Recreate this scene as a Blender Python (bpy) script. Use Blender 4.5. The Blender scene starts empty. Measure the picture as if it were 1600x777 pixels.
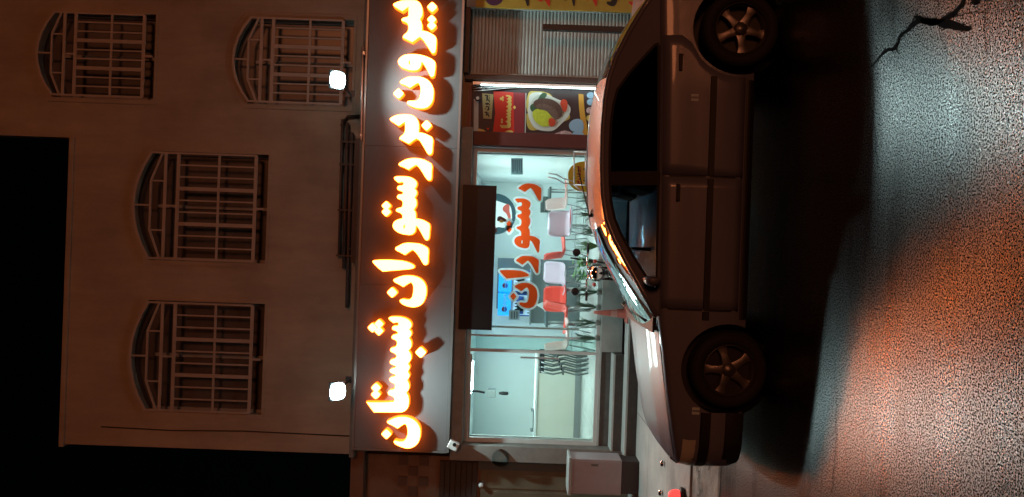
import bpy, bmesh, math, random
from mathutils import Vector, Matrix
from mathutils.geometry import tessellate_polygon

random.seed(7)
SC = bpy.context.scene
COL = SC.collection
R = math.radians

# ------------------------------------------------------------------ camera
F_PX, CAM_H, ROLL = 1200.0, 2.04, R(2.0)      # phone held sideways: world up points to picture left
cam_d = bpy.data.cameras.new('camera')
cam = bpy.data.objects.new('camera', cam_d); COL.objects.link(cam)
cam_d.sensor_width = 36.0
cam_d.lens = 36.0 * F_PX / 1600.0
cam_d.clip_start = 0.05; cam_d.clip_end = 2000
sr, cr = math.sin(ROLL), math.cos(ROLL)
cam.matrix_world = Matrix(((sr, cr, 0, 0), (0, 0, -1, 0), (-cr, sr, 0, CAM_H), (0, 0, 0, 1)))
SC.camera = cam

# ------------------------------------------------------------------ night sky, distant sodium street light
wd = bpy.data.worlds.new('World'); SC.world = wd; wd.use_nodes = True
nt = wd.node_tree; nt.nodes.clear()
sky = nt.nodes.new('ShaderNodeTexSky'); sky.sky_type = 'NISHITA'; sky.sun_disc = False
SUN_EL, SUN_AZ = R(9), R(160)
sky.sun_elevation = SUN_EL; sky.sun_rotation = SUN_AZ
bgd = nt.nodes.new('ShaderNodeBackground'); bgd.inputs['Strength'].default_value = 0.00015
wo = nt.nodes.new('ShaderNodeOutputWorld')
nt.links.new(sky.outputs[0], bgd.inputs[0]); nt.links.new(bgd.outputs[0], wo.inputs[0])

sun_d = bpy.data.lights.new('street_glow', 'SUN'); sun_d.energy = 0.40; sun_d.angle = R(12)
sun_d.color = (1.0, 0.29, 0.11)
sun = bpy.data.objects.new('street_glow', sun_d); COL.objects.link(sun)
sdir = Vector((math.sin(SUN_AZ) * math.cos(SUN_EL), math.cos(SUN_AZ) * math.cos(SUN_EL), math.sin(SUN_EL)))
sun.rotation_euler = (-sdir).to_track_quat('-Z', 'Y').to_euler()
sun.location = (6, -20, 8)

vs = SC.view_settings
vs.view_transform = 'Standard'; vs.look = 'None'; vs.exposure = 0.0; vs.gamma = 1.0; vs.use_curve_mapping = False
cy = SC.cycles
cy.use_denoising = True
try: cy.denoiser = 'OPENIMAGEDENOISE'
except Exception: pass
cy.max_bounces = 10; cy.transparent_max_bounces = 16; cy.sample_clamp_indirect = 6.0
cy.caustics_reflective = False; cy.caustics_refractive = False

# ------------------------------------------------------------------ picture measurements -> world
def W(x, y, Y):
    """photo pixel (1600x777) to world X,Z on the frontal plane at distance Y"""
    cx = (x - 800) / F_PX; c2 = (388.5 - y) / F_PX
    return ((cx * sr + c2 * cr) * Y, CAM_H + (-cx * cr + c2 * sr) * Y)
def GND(x, y, z):
    cx = (x - 800) / F_PX; c2 = (388.5 - y) / F_PX
    Y = (z - CAM_H) / (-cx * cr + c2 * sr)
    return ((cx * sr + c2 * cr) * Y, Y)

# ------------------------------------------------------------------ materials
MATS = {}
def mat(name, col, rough=0.6, metal=0.0, spec=0.5, coat=0.0, var=0.0, vscale=3.0, bump=0.0, bscale=40.0,
        emit=None, estr=0.0, dirt=None, dscale=1.2, damt=0.5):
    if name in MATS: return MATS[name]
    m = bpy.data.materials.new(name); m.use_nodes = True
    n = m.node_tree.nodes; l = m.node_tree.links
    b = n['Principled BSDF']
    b.inputs['Base Color'].default_value = (*col, 1)
    b.inputs['Roughness'].default_value = rough
    b.inputs['Metallic'].default_value = metal
    b.inputs['Specular IOR Level'].default_value = spec
    b.inputs['Coat Weight'].default_value = coat
    b.inputs['Coat Roughness'].default_value = 0.06
    tc = n.new('ShaderNodeTexCoord')
    if var or dirt:
        ns = n.new('ShaderNodeTexNoise'); ns.inputs['Scale'].default_value = vscale
        ns.inputs['Detail'].default_value = 6; ns.inputs['Roughness'].default_value = 0.65
        l.new(tc.outputs['Object'], ns.inputs['Vector'])
        rp = n.new('ShaderNodeValToRGB')
        rp.color_ramp.elements[0].position = 0.3; rp.color_ramp.elements[1].position = 0.7
        rp.color_ramp.elements[0].color = (*[c * (1 - var) for c in col], 1)
        rp.color_ramp.elements[1].color = (*[min(1, c * (1 + var)) for c in col], 1)
        l.new(ns.outputs['Fac'], rp.inputs['Fac'])
        out = rp.outputs['Color']
        if dirt:
            n2 = n.new('ShaderNodeTexNoise'); n2.inputs['Scale'].default_value = dscale; n2.inputs['Detail'].default_value = 8
            l.new(tc.outputs['Object'], n2.inputs['Vector'])
            r2 = n.new('ShaderNodeValToRGB')
            r2.color_ramp.elements[0].position = 0.5; r2.color_ramp.elements[1].position = 0.72
            r2.color_ramp.elements[0].color = (0, 0, 0, 1); r2.color_ramp.elements[1].color = (damt, damt, damt, 1)
            l.new(n2.outputs['Fac'], r2.inputs['Fac'])
            mx = n.new('ShaderNodeMix'); mx.data_type = 'RGBA'
            l.new(r2.outputs['Color'], mx.inputs['Factor']); l.new(out, mx.inputs[6]); mx.inputs[7].default_value = (*dirt, 1)
            out = mx.outputs[2]
        l.new(out, b.inputs['Base Color'])
    if bump:
        nb = n.new('ShaderNodeTexNoise'); nb.inputs['Scale'].default_value = bscale; nb.inputs['Detail'].default_value = 5
        l.new(tc.outputs['Object'], nb.inputs['Vector'])
        bp = n.new('ShaderNodeBump'); bp.inputs['Strength'].default_value = bump; bp.inputs['Distance'].default_value = 0.01
        l.new(nb.outputs['Fac'], bp.inputs['Height']); l.new(bp.outputs['Normal'], b.inputs['Normal'])
    if emit:
        b.inputs['Emission Color'].default_value = (*emit, 1); b.inputs['Emission Strength'].default_value = estr
    MATS[name] = m
    return m

def glass(name, tint, gloss_rough=0.02, ior=1.45):
    if name in MATS: return MATS[name]
    m = bpy.data.materials.new(name); m.use_nodes = True
    n = m.node_tree.nodes; l = m.node_tree.links; n.clear()
    o = n.new('ShaderNodeOutputMaterial'); mx = n.new('ShaderNodeMixShader')
    t = n.new('ShaderNodeBsdfTransparent'); t.inputs[0].default_value = (*tint, 1)
    g = n.new('ShaderNodeBsdfGlossy'); g.inputs['Roughness'].default_value = gloss_rough
    f = n.new('ShaderNodeFresnel'); f.inputs[0].default_value = ior
    l.new(f.outputs[0], mx.inputs[0]); l.new(t.outputs[0], mx.inputs[1]); l.new(g.outputs[0], mx.inputs[2])
    l.new(mx.outputs[0], o.inputs[0])
    MATS[name] = m
    return m

def asphalt_mat():
    m = bpy.data.materials.new('asphalt'); m.use_nodes = True
    n = m.node_tree.nodes; l = m.node_tree.links; b = n['Principled BSDF']
    tc = n.new('ShaderNodeTexCoord')
    def noise(scale, det=5, rough=.6, stretch=None):
        t = n.new('ShaderNodeTexNoise'); t.inputs['Scale'].default_value = scale; t.inputs['Detail'].default_value = det; t.inputs['Roughness'].default_value = rough
        if stretch:
            mp = n.new('ShaderNodeMapping'); mp.inputs['Scale'].default_value = stretch
            l.new(tc.outputs['Object'], mp.inputs[0]); l.new(mp.outputs[0], t.inputs['Vector'])
        else: l.new(tc.outputs['Object'], t.inputs['Vector'])
        return t.outputs['Fac']
    def rng(src, a, b_, c, d):
        r_ = n.new('ShaderNodeMapRange'); r_.inputs['From Min'].default_value = a; r_.inputs['From Max'].default_value = b_
        r_.inputs['To Min'].default_value = c; r_.inputs['To Max'].default_value = d; l.new(src, r_.inputs['Value']); return r_.outputs[0]
    def mul(a, b_):
        q = n.new('ShaderNodeMath'); q.operation = 'MULTIPLY'; l.new(a, q.inputs[0]); l.new(b_, q.inputs[1]); return q.outputs[0]
    grain = noise(115, 3, .6)
    patch = noise(1.1, 6)
    lane = noise(1.0, 4, .6, (.25, 3.0, 1))
    g1 = rng(grain, .46, .60, 0.001, 0.03)                  # pale stone chips in black binder
    alb = mul(mul(g1, rng(patch, .3, .7, .4, 1.2)), rng(lane, .35, .65, .85, 1.05))
    cmb = n.new('ShaderNodeCombineColor'); l.new(alb, cmb.inputs[0]); l.new(alb, cmb.inputs[1]); l.new(alb, cmb.inputs[2])
    l.new(cmb.outputs[0], b.inputs['Base Color'])
    l.new(rng(grain, .46, .57, .0, 1.0), b.inputs['Specular IOR Level']); b.inputs['IOR'].default_value = 2.2
    ro = n.new('ShaderNodeMath'); ro.operation = 'ADD'
    l.new(rng(grain, .40, .60, .36, .26), ro.inputs[0]); l.new(rng(lane, .35, .65, .045, -.02), ro.inputs[1])
    l.new(ro.outputs[0], b.inputs['Roughness'])
    vo = n.new('ShaderNodeTexVoronoi'); vo.inputs['Scale'].default_value = 80
    l.new(tc.outputs['Object'], vo.inputs['Vector'])
    ad = n.new('ShaderNodeMath'); ad.operation = 'ADD'
    l.new(vo.outputs['Distance'], ad.inputs[0]); l.new(grain, ad.inputs[1])
    bp = n.new('ShaderNodeBump'); bp.inputs['Strength'].default_value = 0.2; bp.inputs['Distance'].default_value = 0.003
    l.new(ad.outputs[0], bp.inputs['Height']); l.new(bp.outputs['Normal'], b.inputs['Normal'])
    return m

# ------------------------------------------------------------------ mesh builder
class MB:
    def __init__(s): s.v = []; s.f = []; s.m = []
    def add(s, vs_, fs, mi=0):
        o = len(s.v); s.v += [tuple(p) for p in vs_]
        for f in fs: s.f.append(tuple(i + o for i in f)); s.m.append(mi)
        return s
    def box(s, x0, x1, y0, y1, z0, z1, mi=0):
        p = [(x0,y0,z0),(x1,y0,z0),(x1,y1,z0),(x0,y1,z0),(x0,y0,z1),(x1,y0,z1),(x1,y1,z1),(x0,y1,z1)]
        return s.add(p, [(0,3,2,1),(4,5,6,7),(0,1,5,4),(1,2,6,5),(2,3,7,6),(3,0,4,7)], mi)
    def obox(s, c, size, rot, mi=0):
        a, b, d = [k / 2 for k in size]; c = Vector(c)
        p = [c + rot @ Vector(q) for q in [(-a,-b,-d),(a,-b,-d),(a,b,-d),(-a,b,-d),(-a,-b,d),(a,-b,d),(a,b,d),(-a,b,d)]]
        return s.add(p, [(0,3,2,1),(4,5,6,7),(0,1,5,4),(1,2,6,5),(2,3,7,6),(3,0,4,7)], mi)
    def tube(s, path, rad, n=8, mi=0, cap=True):
        path = [Vector(p) for p in path]; k = len(path)
        rads = rad if isinstance(rad, (list, tuple)) else [rad] * k
        rings = []; up = None
        for i, p in enumerate(path):
            t = (path[min(i+1,k-1)] - path[max(i-1,0)]).normalized()
            if up is None:
                up = Vector((0,0,1)) if abs(t.z) < 0.9 else Vector((1,0,0))
            a = t.cross(up).normalized(); b = a.cross(t).normalized(); up = b
            rings.append([p + (a * math.cos(2*math.pi*j/n) + b * math.sin(2*math.pi*j/n)) * rads[i] for j in range(n)])
        vv = [q for r_ in rings for q in r_]; ff = []
        for i in range(k-1):
            for j in range(n):
                ff.append((i*n+j, i*n+(j+1)%n, (i+1)*n+(j+1)%n, (i+1)*n+j))
        if cap: ff.append(tuple(range(n-1,-1,-1))); ff.append(tuple((k-1)*n+j for j in range(n)))
        return s.add(vv, ff, mi)
    def lathe(s, prof, c, axis='z', n=24, mi=0, close=False):
        vv = []; ff = []; c = Vector(c); k = len(prof)
        for r_, h in prof:
            for j in range(n):
                a = 2*math.pi*j/n; p, q = r_*math.cos(a), r_*math.sin(a)
                d = {'z': (p,q,h), 'y': (p,h,-q), 'x': (h,p,q)}[axis]
                vv.append(c + Vector(d))
        for i in range(k if close else k-1):
            for j in range(n):
                i2 = (i+1) % k
                ff.append((i*n+j, i*n+(j+1)%n, i2*n+(j+1)%n, i2*n+j))
        return s.add(vv, ff, mi)
    def prism(s, poly, y0, y1, holes=(), mi=0, ms=None, sheet=False):
        """poly in (X,Z), extruded from y0 (front) to y1 (back)"""
        loops = [poly] + list(holes)
        if ms is None: ms = mi
        def area(p): return sum(p[i][0]*p[(i+1)%len(p)][1] - p[(i+1)%len(p)][0]*p[i][1] for i in range(len(p)))
        loops = [list(p) if (area(p) > 0) == (i == 0) else list(reversed(p)) for i, p in enumerate(loops)]
        flat = [q for p in loops for q in p]
        tris = tessellate_polygon([[Vector((q[0], q[1], 0)) for q in p] for p in loops])
        N = len(flat); vv = [(x, y0, z) for x, z in flat] + [(x, y1, z) for x, z in flat]
        ff = []; 
        for a, b, c in tris:
            ar = (flat[b][0]-flat[a][0])*(flat[c][1]-flat[a][1]) - (flat[c][0]-flat[a][0])*(flat[b][1]-flat[a][1])
            if ar < 0: a, b, c = a, c, b
            ff.append((a, b, c))
            if not sheet: ff.append((c+N, b+N, a+N))
        s.add(vv[:N] if sheet else vv, ff, mi)
        if sheet: return s
        for p in loops:
            k = len(p)
            s.add([(x, y0, z) for x, z in p] + [(x, y1, z) for x, z in p],
                  [(i, i+k, (i+1)%k+k, (i+1)%k) for i in range(k)], ms)
        return s
    def grid(s, rows, mi=0):
        k = len(rows[0]); vv = [p for r_ in rows for p in r_]
        ff = [(i*k+j, i*k+j+1, (i+1)*k+j+1, (i+1)*k+j) for i in range(len(rows)-1) for j in range(k-1)]
        return s.add(vv, ff, mi)
    def build(s, name, mats, parent=None, smooth=False, bevel=0, fix=False, local=False, auto=None):
        me = bpy.data.meshes.new(name); me.from_pydata(s.v, [], s.f)
        if not isinstance(mats, (list, tuple)): mats = [mats]
        for m_ in mats: me.materials.append(m_)
        for p, i in zip(me.polygons, s.m): p.material_index = min(i, len(mats)-1); p.use_smooth = smooth
        if fix or auto:
            bm = bmesh.new(); bm.from_mesh(me)
            bmesh.ops.remove_doubles(bm, verts=bm.verts, dist=1e-5)
            bmesh.ops.recalc_face_normals(bm, faces=bm.faces)
            bm.to_mesh(me); bm.free()
        me.update()
        o = bpy.data.objects.new(name, me); COL.objects.link(o)
        if auto:
            for p in me.polygons: p.use_smooth = True
            try: me.set_sharp_from_angle(angle=R(auto))
            except Exception: pass
        if bevel:
            b = o.modifiers.new('bevel', 'BEVEL'); b.width = bevel; b.segments = 2; b.limit_method = 'ANGLE'; b.angle_limit = R(40)
        if parent is not None:
            o.parent = parent
            if not local: o.matrix_parent_inverse = base_inv(parent)
        return o

BASE = {}
def base_inv(o):
    return Matrix.Translation(-BASE[o.name]) if o.name in BASE else Matrix.Identity(4)
def thing(name, label, cat, loc=(0,0,0), group=None, rz=0):
    o = bpy.data.objects.new(name, None); COL.objects.link(o); o.location = loc; o.rotation_euler = (0,0,rz)
    o.empty_display_size = 0.1
    BASE[o.name] = Vector(loc)
    return tag(o, label, cat, group)
def tag(o, label, cat, group=None):
    o['label'] = label; o['category'] = cat
    if group: o['group'] = group
    return o
def struct(o, kind='structure'):
    o['kind'] = kind; return o
def copy_tree(o, parent=None):
    c = o.copy(); COL.objects.link(c)
    if parent is not None: c.parent = parent
    for ch in list(o.children): copy_tree(ch, c)
    return c

# ------------------------------------------------------------------ outline tools
def smooth_poly(pts, seg=5):
    """pts: (x,y) smooth or (x,y,1) corner -> dense polygon, Catmull-Rom"""
    n = len(pts); out = []
    for i in range(n):
        p0, p1, p2, p3 = pts[i-1], pts[i], pts[(i+1)%n], pts[(i+2)%n]
        c1, c2 = len(p1) > 2, len(p2) > 2
        d = math.dist(p1[:2], p2[:2])
        def tang(a, b, c):
            L = math.dist(a[:2], c[:2]) or 1
            return ((c[0]-a[0])/L*d, (c[1]-a[1])/L*d)
        t1 = (p2[0]-p1[0], p2[1]-p1[1]) if c1 else tang(p0, p1, p2)
        t2 = (p2[0]-p1[0], p2[1]-p1[1]) if c2 else tang(p1, p2, p3)
        for k in range(seg):
            t = k/seg; a = 2*t**3-3*t*t+1; b = t**3-2*t*t+t; c = -2*t**3+3*t*t; e = t**3-t*t
            out.append((a*p1[0]+b*t1[0]+c*p2[0]+e*t2[0], a*p1[1]+b*t1[1]+c*p2[1]+e*t2[1]))
    return out
def offset_poly(p, d):
    n = len(p); ar = sum(p[i][0]*p[(i+1)%n][1]-p[(i+1)%n][0]*p[i][1] for i in range(n)); sg = 1 if ar > 0 else -1
    out = []
    for i in range(n):
        a, b, c = p[i-1], p[i], p[(i+1)%n]
        e1 = Vector((b[0]-a[0], b[1]-a[1])); e2 = Vector((c[0]-b[0], c[1]-b[1]))
        if e1.length < 1e-9 or e2.length < 1e-9: continue
        n1 = Vector((e1.y, -e1.x)).normalized(); n2 = Vector((e2.y, -e2.x)).normalized()
        m_ = n1 + n2
        if m_.length < 1e-6: m_ = n1.copy()
        m_.normalize(); k = min(1.6, 1/max(0.3, m_.dot(n1)))
        out.append((b[0]+m_.x*d*k*sg, b[1]+m_.y*d*k*sg))
    return out
def diamond(cx, cy_, r_):
    k = 0.18*r_
    return smooth_poly([(cx, cy_-r_), (cx+k*1.6, cy_-r_+k), (cx+r_-k, cy_-k*1.6), (cx+r_, cy_), (cx+r_-k, cy_+k*1.6), (cx+k*1.6, cy_+r_-k),
                        (cx, cy_+r_), (cx-k*1.6, cy_+r_-k), (cx-r_+k, cy_+k*1.6), (cx-r_, cy_), (cx-r_+k, cy_-k*1.6), (cx-k*1.6, cy_-r_+k)], 2)
def ellipse(cx, cy_, a, b, n=28, rot=0):
    c, s_ = math.cos(rot), math.sin(rot)
    return [(cx + a*math.cos(t)*c - b*math.sin(t)*s_, cy_ + a*math.cos(t)*s_ + b*math.sin(t)*c) for t in [2*math.pi*i/n for i in range(n)]]

# lettering, traced in enlarged photo pixels: (origin y, outline, holes, dots)
def Z(y0, pts): return [((560 + p[0]/7.77), (y0 + p[1]/7.77), *p[2:]) for p in pts]
LET = []      # name, outline, holes, dots   (all in photo pixels)
def letter(name, y0, pts, holes=(), dots=()):
    LET.append((name, smooth_poly(Z(y0, pts), 4), [smooth_poly(Z(y0, h), 3) for h in holes],
                [diamond(560+a/7.77, y0+b/7.77, c/7.77) for a, b, c in dots]))
letter('bir', 0, [(425,60),(455,35),(520,12),(600,6),(700,10),(745,40),(772,100),(775,180),(745,235,1),(768,290),(770,375,1),(830,385),(900,420),(940,460),(940,560),(930,630),(905,645),(885,630),(830,545),(785,480),(745,445,1),(710,470),(655,510,1),(600,485),(540,455,1),(555,425),(595,390),(608,350),(600,290),(565,265),(530,250),(530,232),(560,215),(600,205),(610,180),(610,80,1),(575,105),(535,135,1),(480,105)],
       dots=[(895,86,57),(890,237,51),(890,312,51)])
letter('waw', 80, [(483,130),(500,90),(560,50),(650,38),(740,45),(830,70),(900,105),(930,140),(928,220),(915,295),(890,310),(870,295),(830,215),(790,150),(765,125,1),(758,165),(745,200),(715,225),(650,232),(580,215),(510,180)],
       holes=[[(618,112),(630,140),(618,168),(608,140)]])
letter('nun', 80, [(508,380),(540,345),(610,315),(700,310),(790,325),(860,370),(905,450),(910,520),(895,610),(850,670),(790,692),(720,690),(640,665),(595,635),(600,612),(640,605),(700,605),(735,580),(755,510),(755,440),(740,395),(722,382,1),(690,400),(628,442,1),(570,410)], dots=[(488,515,58)])
letter('bar', 170, [(385,130),(410,105),(470,80),(560,70),(650,80),(705,120),(730,180),(730,290,1),(790,300),(850,325),(898,360),(898,450),(890,535),(865,555),(840,540),(790,455),(745,385),(705,360,1),(670,380),(612,425,1),(555,395),(500,365,1),(515,340),(550,310),(568,270),(568,155,1),(530,180),(488,208,1),(435,170)], dots=[(828,203,58)])
letter('re', 240, [(492,135),(520,105),(590,70),(680,58),(780,72),(850,105),(888,135),(888,220),(882,310),(858,325),(832,310),(780,230),(735,165),(702,135,1),(665,155),(608,195,1),(550,165)])
q5 = lambda L: [(p[0], p[1]+543.9, *p[2:]) for p in L]
letter('setu', 240, [(435,300),(455,282),(530,278),(610,285),(670,310),(705,350),(700,395),(678,428,1),(703,455),(705,490),(680,535,1),(700,570),(700,630),(668,686,1)]
       + q5([(690,170),(695,248,1),(760,258),(820,285),(862,320),(862,400),(852,490),(828,508),(805,490),(760,410),(720,345),(697,328,1),(692,370),(680,410),(640,440),(580,440),(500,420),(440,380),(420,335),(435,290),(480,260),(535,248,1),(535,205),(515,180),(470,160),(458,142),(475,125),(525,110),(540,80),(540,45),(520,20)])
       + [(480,545),(472,522),(490,502),(535,495),(545,475),(530,460),(485,440),(472,418),(490,395),(540,385),(550,360),(535,345),(485,352,1)],
       holes=[q5([(560,318),(566,345),(555,370),(545,345)])], dots=[(338,90+543.9,51),(338,165+543.9,51)])
letter('re', 310, [(450,615),(490,580),(560,548),(650,545),(740,555),(810,585),(845,620),(843,722),(838,792),(812,808),(790,794),(740,712),(690,647),(655,622,1),(620,645),(565,685,1),(510,655)])
letter('alef', 390, [(175,150),(190,135),(300,128),(420,130),(530,140),(620,165),(675,200),(670,222),(630,235),(500,248),(380,258),(295,265,1),(240,220)])
letter('nun', 390, [(428,378),(460,350),(540,322),(620,318),(710,335),(780,380),(815,440),(823,520),(805,600),(770,660),(710,693),(640,697),(560,675),(510,640),(508,615),(540,603),(615,610),(650,585),(668,510),(665,430),(640,395,1),(600,415),(545,452,1),(490,420)], dots=[(410,522,58)])
q8 = lambda L: [(p[0], p[1]+621.6, *p[2:]) for p in L]
letter('shabesta', 480, [(370,140),(390,122),(470,118),(550,130),(610,160),(640,200),(638,240),(612,272,1),(638,300),(640,335),(612,375,1),(638,420),(638,480),(605,527,1),(635,580),(632,640),(597,687,1)]
       + q8([(620,105),(595,165,1),(618,210),(588,268,1),(612,320),(610,370),(578,420,1),(605,470),(607,560),(590,610),(550,645),(500,655),(190,655,1),(100,535,1),(420,535),(440,510),(435,480),(410,458),(365,435),(365,410),(385,390),(435,378),(448,345),(445,310),(415,295),(385,275),(380,250),(400,232),(445,222),(455,208),(440,190),(395,170),(385,150),(400,130),(450,115),(458,100),(440,85),(395,65),(385,45),(400,20),(445,5)])
       + [(465,600),(455,570),(400,540),(388,520),(405,498),(455,480),(472,440),(460,405),(410,380),(408,358),(425,340),(475,325),(480,310),(460,290),(415,270),(412,250),(430,232),(480,225),(488,205),(475,185),(425,192,1)],
       dots=[(170,250,53),(250,205,51),(248,290,51),(757,550,61),(213,981,53),(210,1062,53)])
letter('nun', 620, [(350,310),(385,285),(460,255),(540,248),(620,260),(690,300),(740,370),(750,450),(735,530),(700,585),(640,620),(580,625),(510,605),(450,575),(432,550),(445,535),(490,545),(550,540),(585,500),(600,430),(590,360),(570,325,1),(530,345),(475,385,1),(410,345)], dots=[(340,455,56)])
WORD_BIRUN, WORD_REST, WORD_SHAB = LET[0:4], LET[4:9], LET[9:11]
def bbox(word):
    P = [p for w in word for p in w[1]] + [p for w in word for d in w[3] for p in d]
    return min(p[0] for p in P), min(p[1] for p in P), max(p[0] for p in P), max(p[1] for p in P)
def fit(word, x0, y0, x1, y1, skew=0.0):
    a, b, c, d = bbox(word)
    return lambda p: (x0 + (p[0]-a)/(c-a)*(x1-x0) + skew*(p[1]-b)/(d-b), y0 + (p[1]-b)/(d-b)*(y1-y0))
def flat(mb, poly_px, Y, thick=0.004, holes=(), mi=0, sheet=False):
    """thin flat print: outline in photo pixels laid on the frontal plane at Y"""
    return mb.prism([W(*p, Y) for p in poly_px], Y - thick, Y, [[W(*p, Y) for p in h] for h in holes], mi, sheet=sheet)
def quad(x0, y0, x1, y1): return [(x0,y0),(x1,y0),(x1,y1),(x0,y1)]
def print_word(parent, word, box, Y, m, thick=0.003, off=0.0, skew=0.0):
    f = fit(word, *box, skew=skew)
    for nm, out, holes, dots in word:
        mb = MB(); P = [f(p) for p in out]
        flat(mb, offset_poly(P, off) if off else P, Y, thick, [[f(p) for p in h] for h in holes])
        for d in dots: flat(mb, [f(p) for p in d], Y, thick)
        mb.build('letter', m, parent)

# common materials
M_wall = mat('plaster_wall', (0.43,0.36,0.29), 0.9, var=0.10, vscale=1.2, bump=0.25, bscale=60, dirt=(0.24,0.19,0.15), dscale=0.7, damt=0.45)
M_iron = mat('painted_iron', (0.44,0.38,0.35), 0.5, var=0.1)
M_dark = mat('dark_glass', (0.10,0.085,0.08), 0.3, var=.35, vscale=1.6)
M_black = mat('black_plastic', (0.012,0.012,0.013), 0.45)
M_alu = mat('aluminium', (0.62,0.64,0.64), 0.35, metal=0.7, var=0.08)
M_white = mat('white_paint', (0.76,0.78,0.78), 0.55, var=0.03)
M_conc = mat('concrete', (0.36,0.35,0.33), 0.85, var=0.16, vscale=4, bump=0.35, bscale=50, dirt=(0.2,0.19,0.18), dscale=1.8, damt=0.6)
M_redbrown = mat('maroon_paint', (0.10,0.022,0.022), 0.45, var=0.1)

n = M_wall.node_tree.nodes; l = M_wall.node_tree.links; bs = n['Principled BSDF']
src = bs.inputs['Base Color'].links[0].from_socket
tcw = n.new('ShaderNodeTexCoord'); mpw = n.new('ShaderNodeMapping'); mpw.inputs['Scale'].default_value = (2.0, 1, .4)
nsw = n.new('ShaderNodeTexNoise'); nsw.inputs['Scale'].default_value = 1.6; nsw.inputs['Detail'].default_value = 7; nsw.inputs['Roughness'].default_value = .7
l.new(tcw.outputs['Object'], mpw.inputs[0]); l.new(mpw.outputs[0], nsw.inputs['Vector'])
rpw = n.new('ShaderNodeMapRange'); rpw.inputs['From Min'].default_value = .38; rpw.inputs['From Max'].default_value = .62; rpw.inputs['To Min'].default_value = .9; rpw.inputs['To Max'].default_value = 1.05
l.new(nsw.outputs['Fac'], rpw.inputs['Value'])
mxw = n.new('ShaderNodeMix'); mxw.data_type = 'RGBA'; mxw.blend_type = 'MULTIPLY'; mxw.inputs['Factor'].default_value = 1
cbw = n.new('ShaderNodeCombineColor')
for i_ in range(3): l.new(rpw.outputs[0], cbw.inputs[i_])
l.new(src, mxw.inputs[6]); l.new(cbw.outputs[0], mxw.inputs[7]); l.new(mxw.outputs[2], bs.inputs['Base Color'])

# ================================================================== GROUND
YK = 7.95                      # kerb line
mb = MB(); nx = 40
mb.add([(-60,-40,0),(60,-40,0),(60,YK,0),(-60,YK,0)], [(0,1,2,3)])
road = struct(mb.build('road', asphalt_mat()))
M_crack = mat('crack_dark', (0.006,0.006,0.006), 0.95)  # even tar-dark colour for cracks and joints
def crack(pts, wpx):
    """a jagged open crack along photo points on the road"""
    left, right = [], []
    dense = []
    for (a, b) in zip(pts[:-1], pts[1:]):
        k = max(2, int(math.dist(a[:2], b[:2]) / 5))
        for i in range(k):
            t = i/k
            dense.append((a[0]+(b[0]-a[0])*t + random.uniform(-1.4,1.4), a[1]+(b[1]-a[1])*t + random.uniform(-1.4,1.4), a[2]+(b[2]-a[2])*t))
    dense.append(pts[-1])
    G = [GND(p[0], p[1], 0) for p in dense]
    vv, ff = [], []
    for i, g in enumerate(G):
        a, b = G[max(i-1,0)], G[min(i+1,len(G)-1)]
        d = Vector((b[0]-a[0], b[1]-a[1])).normalized(); nrm = Vector((-d.y, d.x))
        w_ = dense[i][2] * random.uniform(0.6, 1.3) * wpx / 2
        vv += [(g[0]+nrm.x*w_, g[1]+nrm.y*w_, 0.004), (g[0]-nrm.x*w_, g[1]-nrm.y*w_, 0.004)]
        if i: ff.append((2*i-2, 2*i-1, 2*i+1, 2*i))
    m_ = MB().add(vv, ff); o = m_.build('road_crack', M_crack, fix=True)
    o.parent = road
crack([(1362,106,.5),(1385,80,1),(1400,74,1.2),(1408,55,.8),(1420,47,1),(1435,33,1.1),(1465,35,1.3),(1490,22,1.2),(1505,4,1.2),(1512,-14,1)], 0.025)
crack([(1418,46,.4),(1430,26,.8),(1440,28,1),(1446,36,.8)], 0.022)
crack([(1446,32,1),(1470,36,1.4),(1500,42,1.3),(1514,46,1.1),(1518,46,.3)], 0.024)
crack([(1464,28,.4),(1466,10,.6),(1468,-14,.7)], 0.012)
crack([(1522,-12,1.2),(1528,2,1.4),(1526,6,.3)], 0.04)
for a_ in ([(1400,74),(1406,84),(1404,97),(1412,106)],[(1435,33),(1432,20),(1438,6),(1434,-12)],[(1465,35),(1474,48),(1470,60),(1480,74),(1478,90)],[(1490,22),(1504,24),(1520,18),(1538,20)],[(1385,80),(1378,70),(1380,58)]):
    crack([(p[0],p[1],.9-.18*i) for i,p in enumerate(a_)], 0.007)
crack([(1541,-14,.5),(1540,40,.7),(1543,90,.4)], 0.008)
crack([(1364,110,.4),(1366,190,.7),(1372,260,.6),(1374,330,.4)], 0.007)
crack([(1304,560,.5),(1308,640,.8),(1306,700,.9),(1301,772,.9)], 0.008)

mb = MB()
# broken concrete gutter apron
rows = []
for i in range(41):
    x = -14 + i*0.7
    e = 7.28 + random.uniform(-0.07, 0.07)
    rows.append([(x, e, 0.004), (x, e+0.03, 0.018), (x, e+.3, 0.045), (x, YK-0.012, 0.092)])
mb.grid([list(reversed(r_)) for r_ in rows])
gut = struct(mb.build('gutter', mat('gutter_concrete', (0.33,0.31,0.28), 0.9, var=0.3, vscale=5, bump=0.8, bscale=30, dirt=(0.07,0.065,0.06), dscale=3.0, damt=0.9), fix=True))
GZ = lambda y: .026 + (y-7.28)*.115
for i in range(6):
    x0 = -2.5 + random.uniform(-.1,.5); mbk = MB(); vv=[]; ff=[]
    px, py = x0, 7.35 + random.uniform(0, .5)
    for k in range(8):
        vv += [(px, py-0.012*random.uniform(.4,1.4), GZ(py)), (px, py+0.012*random.uniform(.4,1.4), GZ(py))]
        px += random.uniform(-.02,.07); py += random.uniform(-.05,.05)
        if k: ff.append((2*k-2, 2*k-1, 2*k+1, 2*k))
    o = mbk.add(vv, ff).build('crack', M_crack, fix=True); o.parent = gut

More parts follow.
